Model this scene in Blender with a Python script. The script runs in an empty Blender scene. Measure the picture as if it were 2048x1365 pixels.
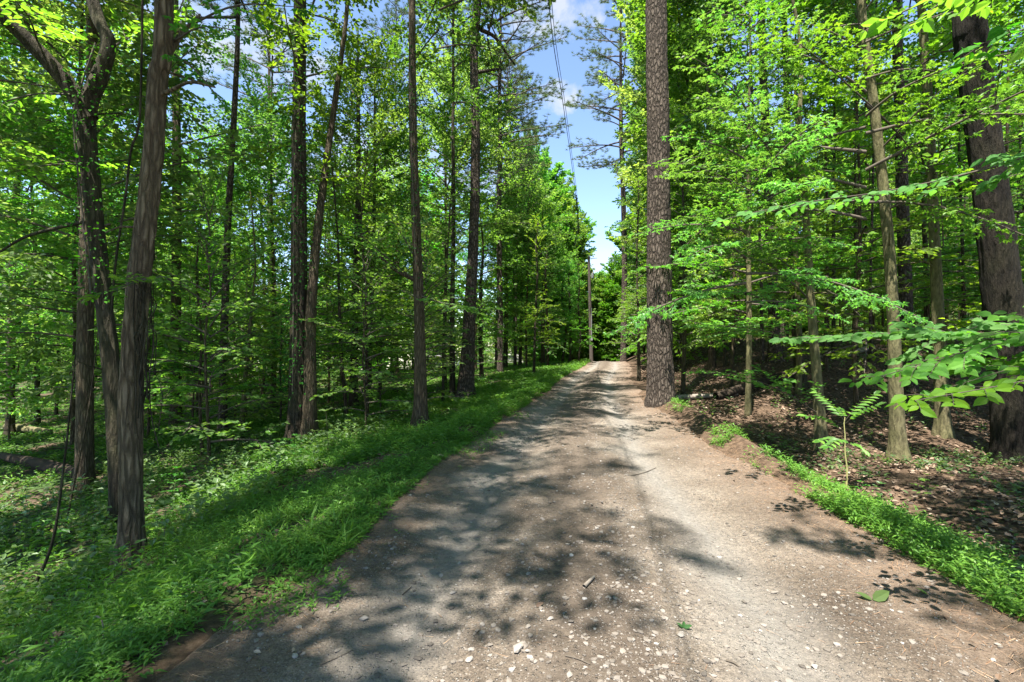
import bpy, math, random
import numpy as np
from mathutils import Vector

# ------------------------------------------------------------------ basics
rng = np.random.default_rng(11)
random.seed(5)
SC = bpy.context.scene
COL = SC.collection
F, CX, CY, HC = 967.0, 1024.0, 682.5, 1.5     # focal length (px of the 2048 wide photo), centre, eye height
R = math.radians


def ss(a, b, x):
    t = np.clip((np.asarray(x, float) - a) / (b - a), 0, 1)
    return t * t * (3 - 2 * t)


def vnoise(x, y, seed=0):
    x = np.asarray(x, float); y = np.asarray(y, float)
    xi = np.floor(x).astype(np.int64); yi = np.floor(y).astype(np.int64)
    fx = x - xi; fy = y - yi
    fx = fx * fx * (3 - 2 * fx); fy = fy * fy * (3 - 2 * fy)

    def h(a, b):
        n = (a * 374761393 + b * 668265263 + seed * 974634777) & 0x7fffffff
        n = ((n ^ (n >> 13)) * 1274126177) & 0x7fffffff
        n = n ^ (n >> 16)
        return (n & 0xffff) / 65535.0
    return (h(xi, yi) * (1 - fx) + h(xi + 1, yi) * fx) * (1 - fy) + (h(xi, yi + 1) * (1 - fx) + h(xi + 1, yi + 1) * fx) * fy


def fbm(x, y, seed=0, oct=3):
    s = 0; a = .5; n = 0
    for k in range(oct):
        s = s + a * (vnoise(np.asarray(x) * 2 ** k, np.asarray(y) * 2 ** k, seed + k * 17) * 2 - 1)
        n += a; a *= .5
    return s / n


# ------------------------------------------------------------------ terrain
_D = np.arange(-30, 260, .1)


def _smooth(ds, vs, wob, seed):
    v = np.interp(_D, ds, vs)
    k = np.ones(15) / 15
    p = np.pad(v, 7, mode='edge')
    v = np.convolve(p, k, 'valid')
    return v + wob * fbm(_D * .55, _D * 0 + 3.3, seed, 4)


_L = _smooth([-30, -6, 2.1, 2.8, 3.47, 4.56, 6.65, 8.63, 12.3, 18.6, 27.4, 34, 60, 100, 260],
             [-4.2, -2.2, -1.6, -1.5, -1.28, -1.12, -.85, -.35, .5, 1.75, 4.0, 5.4, 9.5, 14, 30], .16, 3)
_R = _smooth([-30, -6, 2.1, 3.47, 4.56, 6.65, 8.63, 12.3, 18.6, 27.4, 34, 60, 100, 260],
             [0, 2.2, 2.72, 2.75, 2.8, 2.86, 3.2, 3.4, 4.5, 6.75, 8.1, 12.3, 17, 33], .16, 9)


def Ledge(d): return np.interp(d, _D, _L)
def Redge(d): return np.interp(d, _D, _R)


def crest(d):
    t = np.maximum(np.asarray(d, float) - 31, 0)
    return np.where(t < 18, -.0024 * t * t, -.0024 * 324 - .06 * (t - 18))


def ground_raw(x, d):
    x = np.asarray(x, float); d = np.asarray(d, float)
    e1 = np.maximum(Ledge(d) - x, 0); e2 = np.maximum(x - Redge(d), 0)
    ell = np.interp(d, [-8, 4, 10, 18, 30, 60], [4.2, 4.5, 7.5, 12, 20, 30])
    z = -1.9 * (1 - np.exp(-(e1 / ell) ** 1.25))
    z = z + .05 * np.exp(-((e1 - .35) / .3) ** 2) * ss(.02, .2, e1)
    z = z - .45 * ss(.25, 1.2, e2) * (1 - ss(9, 15, d))
    z = z - .22 * np.exp(-((e2 - 1.15) / .5) ** 2 - ((d - 7.6) / 1.3) ** 2)
    z = z + .19 * np.exp(-((e2 - .3) / .25) ** 2) * ss(5, 7, d) * (1 - ss(12, 15, d))
    z = z + 1.5 * ss(8, 22, d) * ss(.6, 5, e2) + .035 * np.clip(e2 - 5, 0, 40)
    out = np.maximum(e1, e2)
    z = z + .05 * fbm(x / .9, d / .9, 21) * ss(0, .6, out) + .16 * fbm(x / 5, d / 5, 31) * ss(.8, 4, out)
    return z + crest(d)


def inside(x, d):
    return np.minimum(x - Ledge(d), Redge(d) - x)


def ground_z(x, d):
    return ground_raw(x, d)


def ray(px, py, dmax=140):
    """pixel of the photograph -> the place on the terrain where that thing stands"""
    ds = np.arange(1.2, dmax, .02)
    xs = (px - CX) / F * ds; zs = HC - (py - CY) / F * ds
    g = ground_z(xs, ds)
    k = np.nonzero(g >= zs)[0]
    i = k[0] if len(k) else len(ds) - 1
    return np.array([xs[i], ds[i], g[i]])


def at(px, py, d):
    return np.array([(px - CX) / F * d, d, HC - (py - CY) / F * d])


# ------------------------------------------------------------------ mesh builder
class MB:
    def __init__(s):
        s.v = []; s.f = []; s.m = []; s.a = []; s.n = 0; s.sm = []

    def add(s, v, f, mat=0, lv=None, smooth=False):
        v = np.asarray(v, np.float32).reshape(-1, 3)
        f = np.asarray(f, np.int64)
        if len(v) == 0 or len(f) == 0: return
        s.v.append(v); s.f.append(f + s.n)
        s.m.append(np.full(len(f), mat, np.int32)); s.sm.append(np.full(len(f), smooth, bool))
        s.a.append(np.full(len(v), .5, np.float32) if lv is None else np.broadcast_to(np.asarray(lv, np.float32), (len(v),)).copy())
        s.n += len(v)

    def mesh(s, name, mats):
        me = bpy.data.meshes.new(name)
        v = np.concatenate(s.v)
        tot = np.concatenate([np.full(len(f), f.shape[1], np.int32) for f in s.f])
        loops = np.concatenate([f.ravel() for f in s.f]).astype(np.int32)
        me.vertices.add(len(v)); me.vertices.foreach_set('co', v.ravel())
        me.loops.add(len(loops)); me.loops.foreach_set('vertex_index', loops)
        me.polygons.add(len(tot))
        st = np.concatenate([[0], np.cumsum(tot)[:-1]]).astype(np.int32)
        me.polygons.foreach_set('loop_start', st)
        for m in mats: me.materials.append(m)
        me.polygons.foreach_set('material_index', np.concatenate(s.m))
        me.polygons.foreach_set('use_smooth', np.concatenate(s.sm))
        at_ = me.attributes.new('lv', 'FLOAT', 'POINT')
        at_.data.foreach_set('value', np.concatenate(s.a))
        me.update(calc_edges=True)
        return me


def link(name, me, parent=None, loc=None, rz=None, sc=None):
    o = bpy.data.objects.new(name, me); COL.objects.link(o)
    if parent is not None: o.parent = parent
    if loc is not None: o.location = [float(c) for c in loc]
    if rz is not None: o.rotation_euler = (0, 0, float(rz))
    if sc is not None: o.scale = (sc, sc, sc) if np.isscalar(sc) else [float(c) for c in sc]
    return o


def tag(o, label=None, cat=None, group=None, kind=None):
    if label: o['label'] = label
    if cat: o['category'] = cat
    if group: o['group'] = group
    if kind: o['kind'] = kind
    return o


def thing(name, label, cat, loc=(0, 0, 0), rz=0, group=None, sc=None):
    o = link(name, None, None, loc, rz, sc)
    o.empty_display_size = .2
    return tag(o, label, cat, group)


# ------------------------------------------------------------------ materials
def mat(name):
    m = bpy.data.materials.new(name); m.use_nodes = True
    nt = m.node_tree; nt.nodes.clear()
    out = nt.nodes.new('ShaderNodeOutputMaterial')
    return m, nt, out


def N(nt, t, **kw):
    n = nt.nodes.new(t)
    for k, v in kw.items():
        if k in n.inputs: n.inputs[k].default_value = v
        else: setattr(n, k, v)
    return n


def ramp(nt, stops, interp='LINEAR'):
    r = nt.nodes.new('ShaderNodeValToRGB'); r.color_ramp.interpolation = interp
    el = r.color_ramp.elements
    while len(el) < len(stops): el.new(.5)
    for e, (p, c) in zip(el, stops):
        e.position = p; e.color = (*c, 1) if len(c) == 3 else c
    return r


def mixc(nt, fac, a, b, blend='MIX'):
    n = nt.nodes.new('ShaderNodeMix'); n.data_type = 'RGBA'; n.blend_type = blend
    for s, v in ((n.inputs[0], fac), (n.inputs[6], a), (n.inputs[7], b)):
        if hasattr(v, 'is_output'): nt.links.new(v, s)
        else: s.default_value = v if not isinstance(v, tuple) or len(v) == 4 else (*v, 1)
    return n.outputs[2]


def math_(nt, op, a, b=0.0, c=0.0):
    n = nt.nodes.new('ShaderNodeMath'); n.operation = op
    for s, v in zip(n.inputs, (a, b, c)):
        if hasattr(v, 'is_output'): nt.links.new(v, s)
        else: s.default_value = v
    return n.outputs[0]


def leaf_mat(name, c_dark, c_mid, c_light, trans, tmix=.56, rough=.42, spec=.35, vary=1.0):
    m, nt, out = mat(name)
    a = N(nt, 'ShaderNodeAttribute', attribute_name='lv')
    oi = N(nt, 'ShaderNodeObjectInfo')
    v = math_(nt, 'ADD', math_(nt, 'MULTIPLY', a.outputs['Fac'], .8), math_(nt, 'MULTIPLY', oi.outputs['Random'], .2))
    r0 = ramp(nt, [(0, c_dark), (.5, c_mid), (1, c_light)])
    nt.links.new(v, r0.inputs[0])
    wn = N(nt, 'ShaderNodeTexWhiteNoise', noise_dimensions='1D'); nt.links.new(oi.outputs['Random'], wn.inputs['W'])
    ws = N(nt, 'ShaderNodeSeparateColor'); nt.links.new(wn.outputs['Color'], ws.inputs[0])
    r = N(nt, 'ShaderNodeHueSaturation')
    nt.links.new(r0.outputs[0], r.inputs['Color'])
    nt.links.new(math_(nt, 'ADD', math_(nt, 'MULTIPLY', ws.outputs[0], .07 * vary), .5 - .03 * vary), r.inputs['Hue'])
    nt.links.new(math_(nt, 'ADD', math_(nt, 'MULTIPLY', ws.outputs[1], .3 * vary), 1 - .22 * vary), r.inputs['Saturation'])
    nt.links.new(math_(nt, 'ADD', math_(nt, 'MULTIPLY', ws.outputs[2], .55 * vary), 1 - .22 * vary), r.inputs['Value'])
    p = N(nt, 'ShaderNodeBsdfPrincipled', Roughness=rough)
    p.inputs['Specular IOR Level'].default_value = spec
    nt.links.new(r.outputs[0], p.inputs['Base Color'])
    tr = N(nt, 'ShaderNodeBsdfTranslucent')
    tc = mixc(nt, 1.0, r.outputs[0], trans, 'MULTIPLY')
    nt.links.new(tc, tr.inputs['Color'])
    mx = N(nt, 'ShaderNodeMixShader'); mx.inputs[0].default_value = tmix
    nt.links.new(p.outputs[0], mx.inputs[1]); nt.links.new(tr.outputs[0], mx.inputs[2])
    nt.links.new(mx.outputs[0], out.inputs[0])
    return m


def bark_mat(name, crack, mid, light, scale=9, zs=.22, moss=0.0, plate=False, bump=.6):
    m, nt, out = mat(name)
    tc = N(nt, 'ShaderNodeTexCoord'); mp = N(nt, 'ShaderNodeMapping')
    mp.inputs['Scale'].default_value = (scale, scale, scale * zs)
    nt.links.new(tc.outputs['Object'], mp.inputs['Vector'])
    n1 = N(nt, 'ShaderNodeTexNoise', Scale=1.0, Detail=6.0, Roughness=.62)
    nt.links.new(mp.outputs[0], n1.inputs['Vector'])
    if plate:
        wv = N(nt, 'ShaderNodeVectorMath', operation='ADD')
        sc_ = N(nt, 'ShaderNodeVectorMath', operation='SCALE'); sc_.inputs['Scale'].default_value = .9
        nt.links.new(n1.outputs['Color'], sc_.inputs[0])
        nt.links.new(mp.outputs[0], wv.inputs[0]); nt.links.new(sc_.outputs[0], wv.inputs[1])
        vo = N(nt, 'ShaderNodeTexVoronoi', feature='DISTANCE_TO_EDGE', Scale=1.0)
        nt.links.new(wv.outputs[0], vo.inputs['Vector'])
        hr = ramp(nt, [(0, (0, 0, 0)), (.28, (1, 1, 1))])
        nt.links.new(vo.outputs['Distance'], hr.inputs[0])
        h = mixc(nt, .25, hr.outputs[0], n1.outputs['Fac'])
    else:
        hr = ramp(nt, [(.36, (0, 0, 0)), (.6, (1, 1, 1))])
        nt.links.new(n1.outputs['Fac'], hr.inputs[0]); h = hr.outputs[0]
    n3 = N(nt, 'ShaderNodeTexNoise', Scale=48.0, Detail=5.0, Roughness=.7); nt.links.new(tc.outputs['Object'], n3.inputs['Vector'])
    h = mixc(nt, .3, h, n3.outputs['Fac'])
    n2 = N(nt, 'ShaderNodeTexNoise', Scale=2.3, Detail=4.0)
    nt.links.new(tc.outputs['Object'], n2.inputs['Vector'])
    cr = ramp(nt, [(0, crack), (.5, mid), (1, light)])
    nt.links.new(h, cr.inputs[0])
    col = mixc(nt, .55, cr.outputs[0], mixc(nt, n2.outputs['Fac'], (.35, .35, .35), (1.5, 1.45, 1.4)), 'MULTIPLY')
    if moss:
        mr = ramp(nt, [(.5 - .12, (0, 0, 0)), (.75, (1, 1, 1))]); nt.links.new(n2.outputs['Fac'], mr.inputs[0])
        f = math_(nt, 'MULTIPLY', mr.outputs[0], moss)
        col = mixc(nt, f, col, (.055, .07, .02))
    p = N(nt, 'ShaderNodeBsdfPrincipled', Roughness=.9)
    p.inputs['Specular IOR Level'].default_value = .2
    nt.links.new(col, p.inputs['Base Color'])
    b = N(nt, 'ShaderNodeBump', Strength=bump, Distance=.04)
    nt.links.new(h, b.inputs['Height']); nt.links.new(b.outputs[0], p.inputs['Normal'])
    nt.links.new(p.outputs[0], out.inputs[0])
    return m


def simple_mat(name, col, rough=.7, metal=0, spec=.4, var=.25, scale=8, bump=0):
    m, nt, out = mat(name)
    tc = N(nt, 'ShaderNodeTexCoord'); n = N(nt, 'ShaderNodeTexNoise', Scale=scale, Detail=5.0)
    nt.links.new(tc.outputs['Object'], n.inputs['Vector'])
    r = ramp(nt, [(.25, tuple(c * (1 - var) for c in col)), (.75, tuple(min(1, c * (1 + var)) for c in col))])
    nt.links.new(n.outputs['Fac'], r.inputs[0])
    p = N(nt, 'ShaderNodeBsdfPrincipled', Roughness=rough, Metallic=metal)
    p.inputs['Specular IOR Level'].default_value = spec
    nt.links.new(r.outputs[0], p.inputs['Base Color'])
    if bump:
        b = N(nt, 'ShaderNodeBump', Strength=bump, Distance=.02)
        nt.links.new(n.outputs['Fac'], b.inputs['Height']); nt.links.new(b.outputs[0], p.inputs['Normal'])
    nt.links.new(p.outputs[0], out.inputs[0])
    return m


def lv_mat(name, stops, rough=.8, spec=.3, trans=0):
    m, nt, out = mat(name)
    a = N(nt, 'ShaderNodeAttribute', attribute_name='lv')
    r = ramp(nt, stops); nt.links.new(a.outputs['Fac'], r.inputs[0])
    p = N(nt, 'ShaderNodeBsdfPrincipled', Roughness=rough)
    p.inputs['Specular IOR Level'].default_value = spec
    nt.links.new(r.outputs[0], p.inputs['Base Color'])
    nt.links.new(p.outputs[0], out.inputs[0])
    return m


M = {}
TR = (1.9, 1.9, .75, 1)
M['canopy'] = leaf_mat('canopy_leaf', (.048, .11, .018), (.09, .19, .027), (.165, .295, .04), TR)
M['under'] = leaf_mat('understory_leaf', (.06, .14, .02), (.11, .225, .03), (.19, .33, .048), TR)
M['maple'] = leaf_mat('maple_leaf', (.055, .135, .016), (.095, .205, .024), (.165, .3, .035), TR)
M['beech'] = leaf_mat('beech_leaf', (.045, .12, .016), (.075, .175, .022), (.12, .24, .03), TR, .5, .55, .15)
M['needle'] = leaf_mat('pine_needle', (.045, .09, .03), (.075, .13, .04), (.12, .165, .06), TR, .25, .5)
M['grass'] = leaf_mat('grass_blade', (.045, .125, .018), (.085, .205, .028), (.16, .30, .04), (1.5, 1.45, .5, 1), .35, .45, .3, 0)
M['herb'] = leaf_mat('herb_leaf', (.035, .1, .018), (.06, .15, .025), (.11, .22, .034), TR, .4, .42)
M['ivy'] = leaf_mat('ivy_leaf', (.02, .06, .012), (.035, .1, .016), (.06, .15, .02), TR, .3, .7, .08)
M['pinebark'] = bark_mat('pine_bark', (.014, .011, .009), (.072, .056, .044), (.165, .136, .112), 17, .36, 0, True, 1.2)
M['bark'] = bark_mat('hardwood_bark', (.02, .0145, .0095), (.08, .059, .038), (.16, .126, .087), 26, .16, .25, True, 1.0)
M['darkbark'] = bark_mat('dark_bark', (.014, .012, .009), (.04, .031, .021), (.082, .067, .048), 30, .16, .35, False, .8)
M['shadebark'] = bark_mat('shaded_bark', (.004, .0035, .003), (.014, .011, .008), (.03, .024, .018), 24, .2, .1, False, .8)  # bark colour darkened to paint in the shade on the massive right pine
M['mossbark'] = bark_mat('mossy_bark', (.045, .04, .022), (.12, .105, .055), (.19, .17, .09), 22, .3, .55, False, .4)
M['shagbark'] = bark_mat('shaggy_bark', (.035, .027, .02), (.135, .101, .064), (.26, .205, .14), 17, .2, .12, True, 1.2)
M['twig'] = simple_mat('twig_bark', (.085, .07, .055), .9, 0, .2)
M['deadwood'] = simple_mat('dead_wood', (.2, .17, .14), .9, 0, .2, .4, 14, .4)
M['rot'] = simple_mat('rotting_wood', (.035, .026, .019), .95, 0, .15, .5, 9, .6)


# ------------------------------------------------------------------ tubes
def catmull(P, n):
    P = np.asarray(P, float)
    if len(P) == 2: return P[0] + (P[1] - P[0]) * np.linspace(0, 1, n)[:, None]
    Q = np.vstack([2 * P[0] - P[1], P, 2 * P[-1] - P[-2]])
    seg = np.linalg.norm(np.diff(P, axis=0), axis=1); cum = np.concatenate([[0], np.cumsum(seg)])
    t = np.linspace(0, cum[-1], n)
    i = np.clip(np.searchsorted(cum, t, 'right') - 1, 0, len(P) - 2)
    u = ((t - cum[i]) / np.maximum(seg[i], 1e-6))[:, None]
    p0, p1, p2, p3 = Q[i], Q[i + 1], Q[i + 2], Q[i + 3]
    return .5 * (2 * p1 + (p2 - p0) * u + (2 * p0 - 5 * p1 + 4 * p2 - p3) * u ** 2 + (3 * p1 - p0 - 3 * p2 + p3) * u ** 3)


def tube(mb, P, rad, sides=8, mat_=0, rough=0, seed=0, flare=0, cap=True, ridges=0, lv=.5):
    P = np.asarray(P, float); n = len(P)
    rad = np.broadcast_to(np.asarray(rad, float), (n,))
    T = np.gradient(P, axis=0); T /= np.maximum(np.linalg.norm(T, axis=1), 1e-9)[:, None]
    ref = np.array([1., 0, 0]) if abs(T[:, 0]).mean() < .7 else np.array([0, 1., 0])
    U = ref - T * (T @ ref)[:, None]; U /= np.linalg.norm(U, axis=1)[:, None]
    V = np.cross(T, U)
    th = np.arange(sides) / sides * 2 * np.pi
    rr = rad[:, None] * np.ones(sides)
    if rough or flare or ridges:
        s = np.concatenate([[0], np.cumsum(np.linalg.norm(np.diff(P, axis=0), axis=1))])[:, None]
        cx = np.cos(th)[None] * 2 + 11; sy = np.sin(th)[None] * 2 + 11
        if rough:
            rr = rr * (1 + rough * (fbm(cx * 1.1 + s * .35, sy * 1.1 + s * .45, seed, 3)))
        if ridges:
            w = vnoise(th[None] * sides / 9 + 0 * s, s * 2.2 + 0 * th[None], seed + 5)
            w2 = vnoise(th[None] * sides / 5 + 0 * s, s * 7 + 0 * th[None], seed + 8)
            rr = rr + ridges * ((w - .5) + .7 * (w2 - .5))
        if flare:
            lob = .6 + .4 * np.cos(th * 5 + seed) + .35 * np.cos(th * 3 + seed * 2.1)
            rr = rr * (1 + flare * np.exp(-np.maximum(s - .25, 0) / .2) * (.55 + .75 * lob[None]))
    X = P[:, None] + rr[..., None] * (np.cos(th)[None, :, None] * U[:, None] + np.sin(th)[None, :, None] * V[:, None])
    i = np.arange(n - 1)[:, None]; j = np.arange(sides)[None]; k = (j + 1) % sides
    f = np.stack([i * sides + j, i * sides + k, (i + 1) * sides + k, (i + 1) * sides + j], -1).reshape(-1, 4)
    mb.add(X.reshape(-1, 3), f, mat_, lv, True)
    if cap:
        c = np.vstack([X[-1], P[-1:]])
        mb.add(c, [[a, (a + 1) % sides, sides] for a in range(sides)], mat_, lv)


# ------------------------------------------------------------------ leaves
def _star():
    v = []; f = []
    for k, (a, l) in enumerate([(-115, .62), (-56, .9), (0, 1.0), (56, .9), (115, .62)]):
        a = R(a); c, s_ = math.cos(a), math.sin(a); w = .2
        v += [(0, 0, 0), (.5 * l * c + w * s_, .5 * l * s_ - w * c, .05), (l * c, l * s_, -.08), (.5 * l * c - w * s_, .5 * l * s_ + w * c, .05)]
        f.append([4 * k, 4 * k + 1, 4 * k + 2, 4 * k + 3])
    v = np.array(v); v[:, 0] = v[:, 0] * .62 + .35
    v[:, 1] *= .62
    return v, np.array(f)


TPL = {
    'kite': (np.array([(0, 0, 0), (.45, -.3, .06), (1, 0, -.06), (.45, .3, .06)]), np.array([[0, 1, 2, 3]])),
    'ovate': (np.array([(0, 0, 0), (.22, -.24, .05), (.6, -.26, .06), (1, 0, -.1), (.6, .26, .06), (.22, .24, .05)]),
              np.array([[0, 1, 2, 3], [0, 3, 4, 5]])),
    'big': (np.array([(-.12, 0, 0), (.0, 0, .0), (.12, -.2, .04), (.4, -.31, .05), (.72, -.2, .02), (1, 0, -.1),
                      (.72, .2, .02), (.4, .31, .05), (.12, .2, .04), (.4, 0, -.01), (.72, 0, -.03)]),
            np.array([[1, 2, 3, 9], [9, 3, 4, 10], [1, 9, 7, 8], [9, 10, 6, 7], [10, 4, 5, 5], [10, 5, 6, 6]])),
    'star': _star(),
    'lance': (np.array([(0, 0, 0), (.38, -.1, .07), (1, 0, -.16), (.38, .1, .07)]), np.array([[0, 1, 2, 3]])),
    'needle': (np.array([(0, -.5, 0), (0, .5, 0), (1, 0, 0)]), np.array([[0, 1, 2]])),
}
_b = TPL['big']
TPL['big'] = (_b[0], np.array([[1, 2, 3, 9], [9, 3, 4, 10], [1, 9, 7, 8], [9, 10, 6, 7]]))


def leaves(mb, O, D, Nn, size, tpl='kite', mat_=0, lv=None, width=1.0):
    O = np.asarray(O, float); n = len(O)
    if n == 0: return
    D = D / np.maximum(np.linalg.norm(D, axis=1), 1e-9)[:, None]
    B = np.cross(Nn, D); B /= np.maximum(np.linalg.norm(B, axis=1), 1e-9)[:, None]
    Z = np.cross(D, B)
    size = np.broadcast_to(np.asarray(size, float), (n,))
    t, f = TPL[tpl]
    X = O[:, None] + size[:, None, None] * (t[None, :, 0:1] * D[:, None] + width * t[None, :, 1:2] * B[:, None] + t[None, :, 2:3] * Z[:, None])
    k = len(t)
    Fc = (np.arange(n)[:, None, None] * k + f[None]).reshape(-1, f.shape[1])
    lv = rng.random(n) if lv is None else lv
    mb.add(X.reshape(-1, 3), Fc, mat_, np.repeat(lv, k))
    if tpl == 'big':
        tr = np.array([[10, 4, 5], [10, 5, 6]])
        mb.f.append((np.arange(n)[:, None, None] * k + tr[None]).reshape(-1, 3) + mb.n - n * k)
        mb.m.append(np.full(2 * n, mat_, np.int32)); mb.sm.append(np.zeros(2 * n, bool))


def leaves_on(mb, segs, leaf, tpl, mat_=0, spacing=.5, tilt=.4, lvseg=None, droop=.25, nb=(0, 0)):
    """segs: (n,7) start xyz, dir xyz, length -> leaves in two ranks along every twig"""
    S = np.asarray(segs, float)
    if len(S) == 0: return
    cnt = np.maximum((S[:, 6] / (leaf * spacing)).astype(int), 1) + 1
    idx = np.repeat(np.arange(len(S)), cnt); tot = len(idx)
    k = np.arange(tot) - np.repeat(np.cumsum(cnt) - cnt, cnt)
    t = (k + rng.random(tot) * .6) / cnt[idx]
    d = S[idx, 3:6]
    O = S[idx, :3] + d * (S[idx, 6] * np.minimum(t, 1))[:, None]
    side = np.where(k % 2 == 0, 1, -1) * np.where(t > .93, .1, 1)
    ang = side * np.radians(rng.uniform(35, 75, tot))
    c, s = np.cos(ang), np.sin(ang)
    D = np.stack([d[:, 0] * c - d[:, 1] * s, d[:, 0] * s + d[:, 1] * c, d[:, 2] * .5 - droop * rng.random(tot) * 1.6 + .08], 1)
    Nn = np.stack([rng.normal(nb[0], tilt, tot), rng.normal(nb[1], tilt, tot), np.ones(tot)], 1)
    lv = np.clip(rng.normal(.5, .22, tot) + (0 if lvseg is None else np.asarray(lvseg)[idx]), 0, 1)
    leaves(mb, O, D, Nn, leaf * rng.uniform(.65, 1.25, tot), tpl, mat_, lv)


def rotz(v, a):
    c, s = math.cos(a), math.sin(a)
    return np.array([v[0] * c - v[1] * s, v[0] * s + v[1] * c, v[2]])


def grow_branch(mb, P, leaf, tpl, r0, twigs=True, dens=1.0, spread=.5, lvoff=0, mat_leaf=0, mat_twig=1, spacing=.5, s0=.15, tilt=.4, tert=True, flat=.12, nb=(0, 0), droop=.25):
    """one branch along polyline P with side twigs in a loose flat spray"""
    P = catmull(P, 9); n = len(P)
    L = np.linalg.norm(np.diff(P, axis=0), axis=1).sum()
    tube(mb, P, np.linspace(r0, r0 * .22, n), 5 if r0 > .012 else 4, mat_twig, cap=False)
    segs = []; lvs = []
    n2 = max(int(L / .2 * dens), 3)
    for q in range(n2):
        s = s0 + (1 - s0) * (q + rng.random()) / n2
        i = min(int(s * (n - 1)), n - 2); fr = s * (n - 1) - i
        p = P[i] * (1 - fr) + P[i + 1] * fr
        d = P[i + 1] - P[i]; d = d / np.linalg.norm(d)
        l2 = min(max(spread * L * (1.05 - .8 * s) * rng.uniform(.6, 1.15), .18), 1.5)
        a = (1 if q % 2 else -1) * R(rng.uniform(38, 68))
        d2 = rotz(d, a); d2[2] += rng.normal(.04, flat); d2 /= np.linalg.norm(d2)
        lo = rng.normal(0, .09) + lvoff
        segs.append([*p, *d2, l2]); lvs.append(lo)
        if twigs:
            tube(mb, np.array([p, p + d2 * l2 * .5 + [0, 0, .01], p + d2 * l2 + [0, 0, -.03 * l2]]), [r0 * .3, r0 * .2, r0 * .1], 3, mat_twig, cap=False)
        if tert and l2 > .45:
            m3 = int(l2 / .2)
            for g in range(m3):
                u = .25 + .7 * (g + rng.random()) / m3
                d3 = rotz(d2, (1 if g % 2 else -1) * R(rng.uniform(35, 65))); d3[2] += rng.normal(0, flat)
                d3 /= np.linalg.norm(d3)
                segs.append([*(p + d2 * l2 * u), *d3, l2 * (1.1 - u) * rng.uniform(.35, .7)]); lvs.append(lo)
    d = P[-1] - P[-2]; d = d / np.linalg.norm(d)
    segs.append([*P[-1], *d, .12]); lvs.append(lvoff)
    leaves_on(mb, segs, leaf, tpl, mat_leaf, spacing, tilt, lvs, droop, nb)


def crown_mesh(name, z0, z1, rmax, nprim, leaf, tpl, leafmat, prof='egg', spacing=.55, twigs=True, up=(0, 45), tilt=.45, tert=True, flat=.12, spread=.45):
    mb = MB(); az = rng.random() * 6.28
    for i in range(nprim):
        u = (i + rng.random()) / nprim
        h = z0 + (z1 - z0) * u
        az += 2.4 + rng.normal(0, .5)
        if prof == 'egg': w = math.sin(math.pi * (.12 + .78 * u)) ** .6
        elif prof == 'layer': w = (1 - u * .75) * (.75 + .25 * math.sin(9 * u))
        else: w = (1 - u) ** .55 * .95 + .05
        ln = max(rmax * w * rng.uniform(.55, 1.15), .4)
        el = math.tan(R(up[0] + (up[1] - up[0]) * u + rng.normal(0, 7)))
        dr = .12 + .25 * rng.random()
        dh = np.array([math.cos(az), math.sin(az), 0]); bend = rng.normal(0, .18)
        dn = np.array([-dh[1], dh[0], 0])
        ts = np.linspace(0, 1, 5)
        P = np.array([[0, 0, h]]) + ln * (ts[:, None] * dh + (bend * ts ** 2)[:, None] * dn + np.array([0, 0, 1]) * (el * ts - dr * ts ** 2)[:, None])
        grow_branch(mb, P, leaf, tpl, .008 + .007 * ln, twigs, 1.0, spread, rng.normal(0, .06), 0, 1, spacing, .18, tilt, tert, flat)
    return mb.mesh(name, [leafmat, M['twig']])


def pine_crown(name, z0, z1, rmax, nb, bare=.35):
    mb = MB(); az = 0
    for i in range(nb):
        u = (i + rng.random()) / nb; h = z0 + (z1 - z0) * u
        az += 2.4 + rng.normal(0, .6)
        ln = rmax * (math.sin(math.pi * min(.22 + .76 * u, .97)) ** .7) * rng.uniform(.5, 1.15)
        dh = np.array([math.cos(az), math.sin(az), 0]); dn = np.array([-dh[1], dh[0], 0])
        el = rng.uniform(.05, .35) + .5 * u
        ts = np.linspace(0, 1, 6); b = rng.normal(0, .2)
        P = np.array([[0, 0, h]]) + ln * (ts[:, None] * dh + (b * ts ** 2)[:, None] * dn + np.array([0, 0, 1]) * (el * ts - .28 * ts ** 2 + .12 * ts ** 3)[:, None])
        P = catmull(P, 9)
        tube(mb, P, np.linspace(.03 + .008 * ln, .012, 9), 5, 1, cap=False)
        tips = [P[-1]]
        for q in range(int(ln / .24)):
            s = bare + (1 - bare) * (q + rng.random()) / max(int(ln / .24), 1)
            k = min(int(s * 8), 7); p = P[k] + (P[k + 1] - P[k]) * (s * 8 - k)
            d = P[k + 1] - P[k]; d = d / np.linalg.norm(d)
            d2 = rotz(d, (1 if q % 2 else -1) * R(rng.uniform(30, 65))); d2[2] += rng.normal(.15, .2)
            l2 = min(.45 * ln * (1.1 - .7 * s), 1.3) * rng.uniform(.5, 1.1)
            e = p + d2 * l2
            tube(mb, np.array([p, (p + e) / 2 + [0, 0, -.02], e + [0, 0, .05]]), [.014, .011, .007], 3, 1, cap=False)
            tips += [e, p + d2 * l2 * .62 + rng.normal(0, .07, 3), p + d2 * l2 * .82 + rng.normal(0, .09, 3)]
        tips = np.array(tips); nn = 34
        O = np.repeat(tips, nn, 0)
        D = rng.normal(0, 1, (len(O), 3)); D[:, 2] = np.abs(D[:, 2]) * .8 - .25
        leaves(mb, O, D, rng.normal(0, 1, (len(O), 3)), rng.uniform(.14, .24, len(O)), 'needle', 0, np.clip(np.repeat(rng.normal(.5, .2, len(tips)), nn), 0, 1), .075)
    return mb.mesh(name, [M['needle'], M['twig']])


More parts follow.
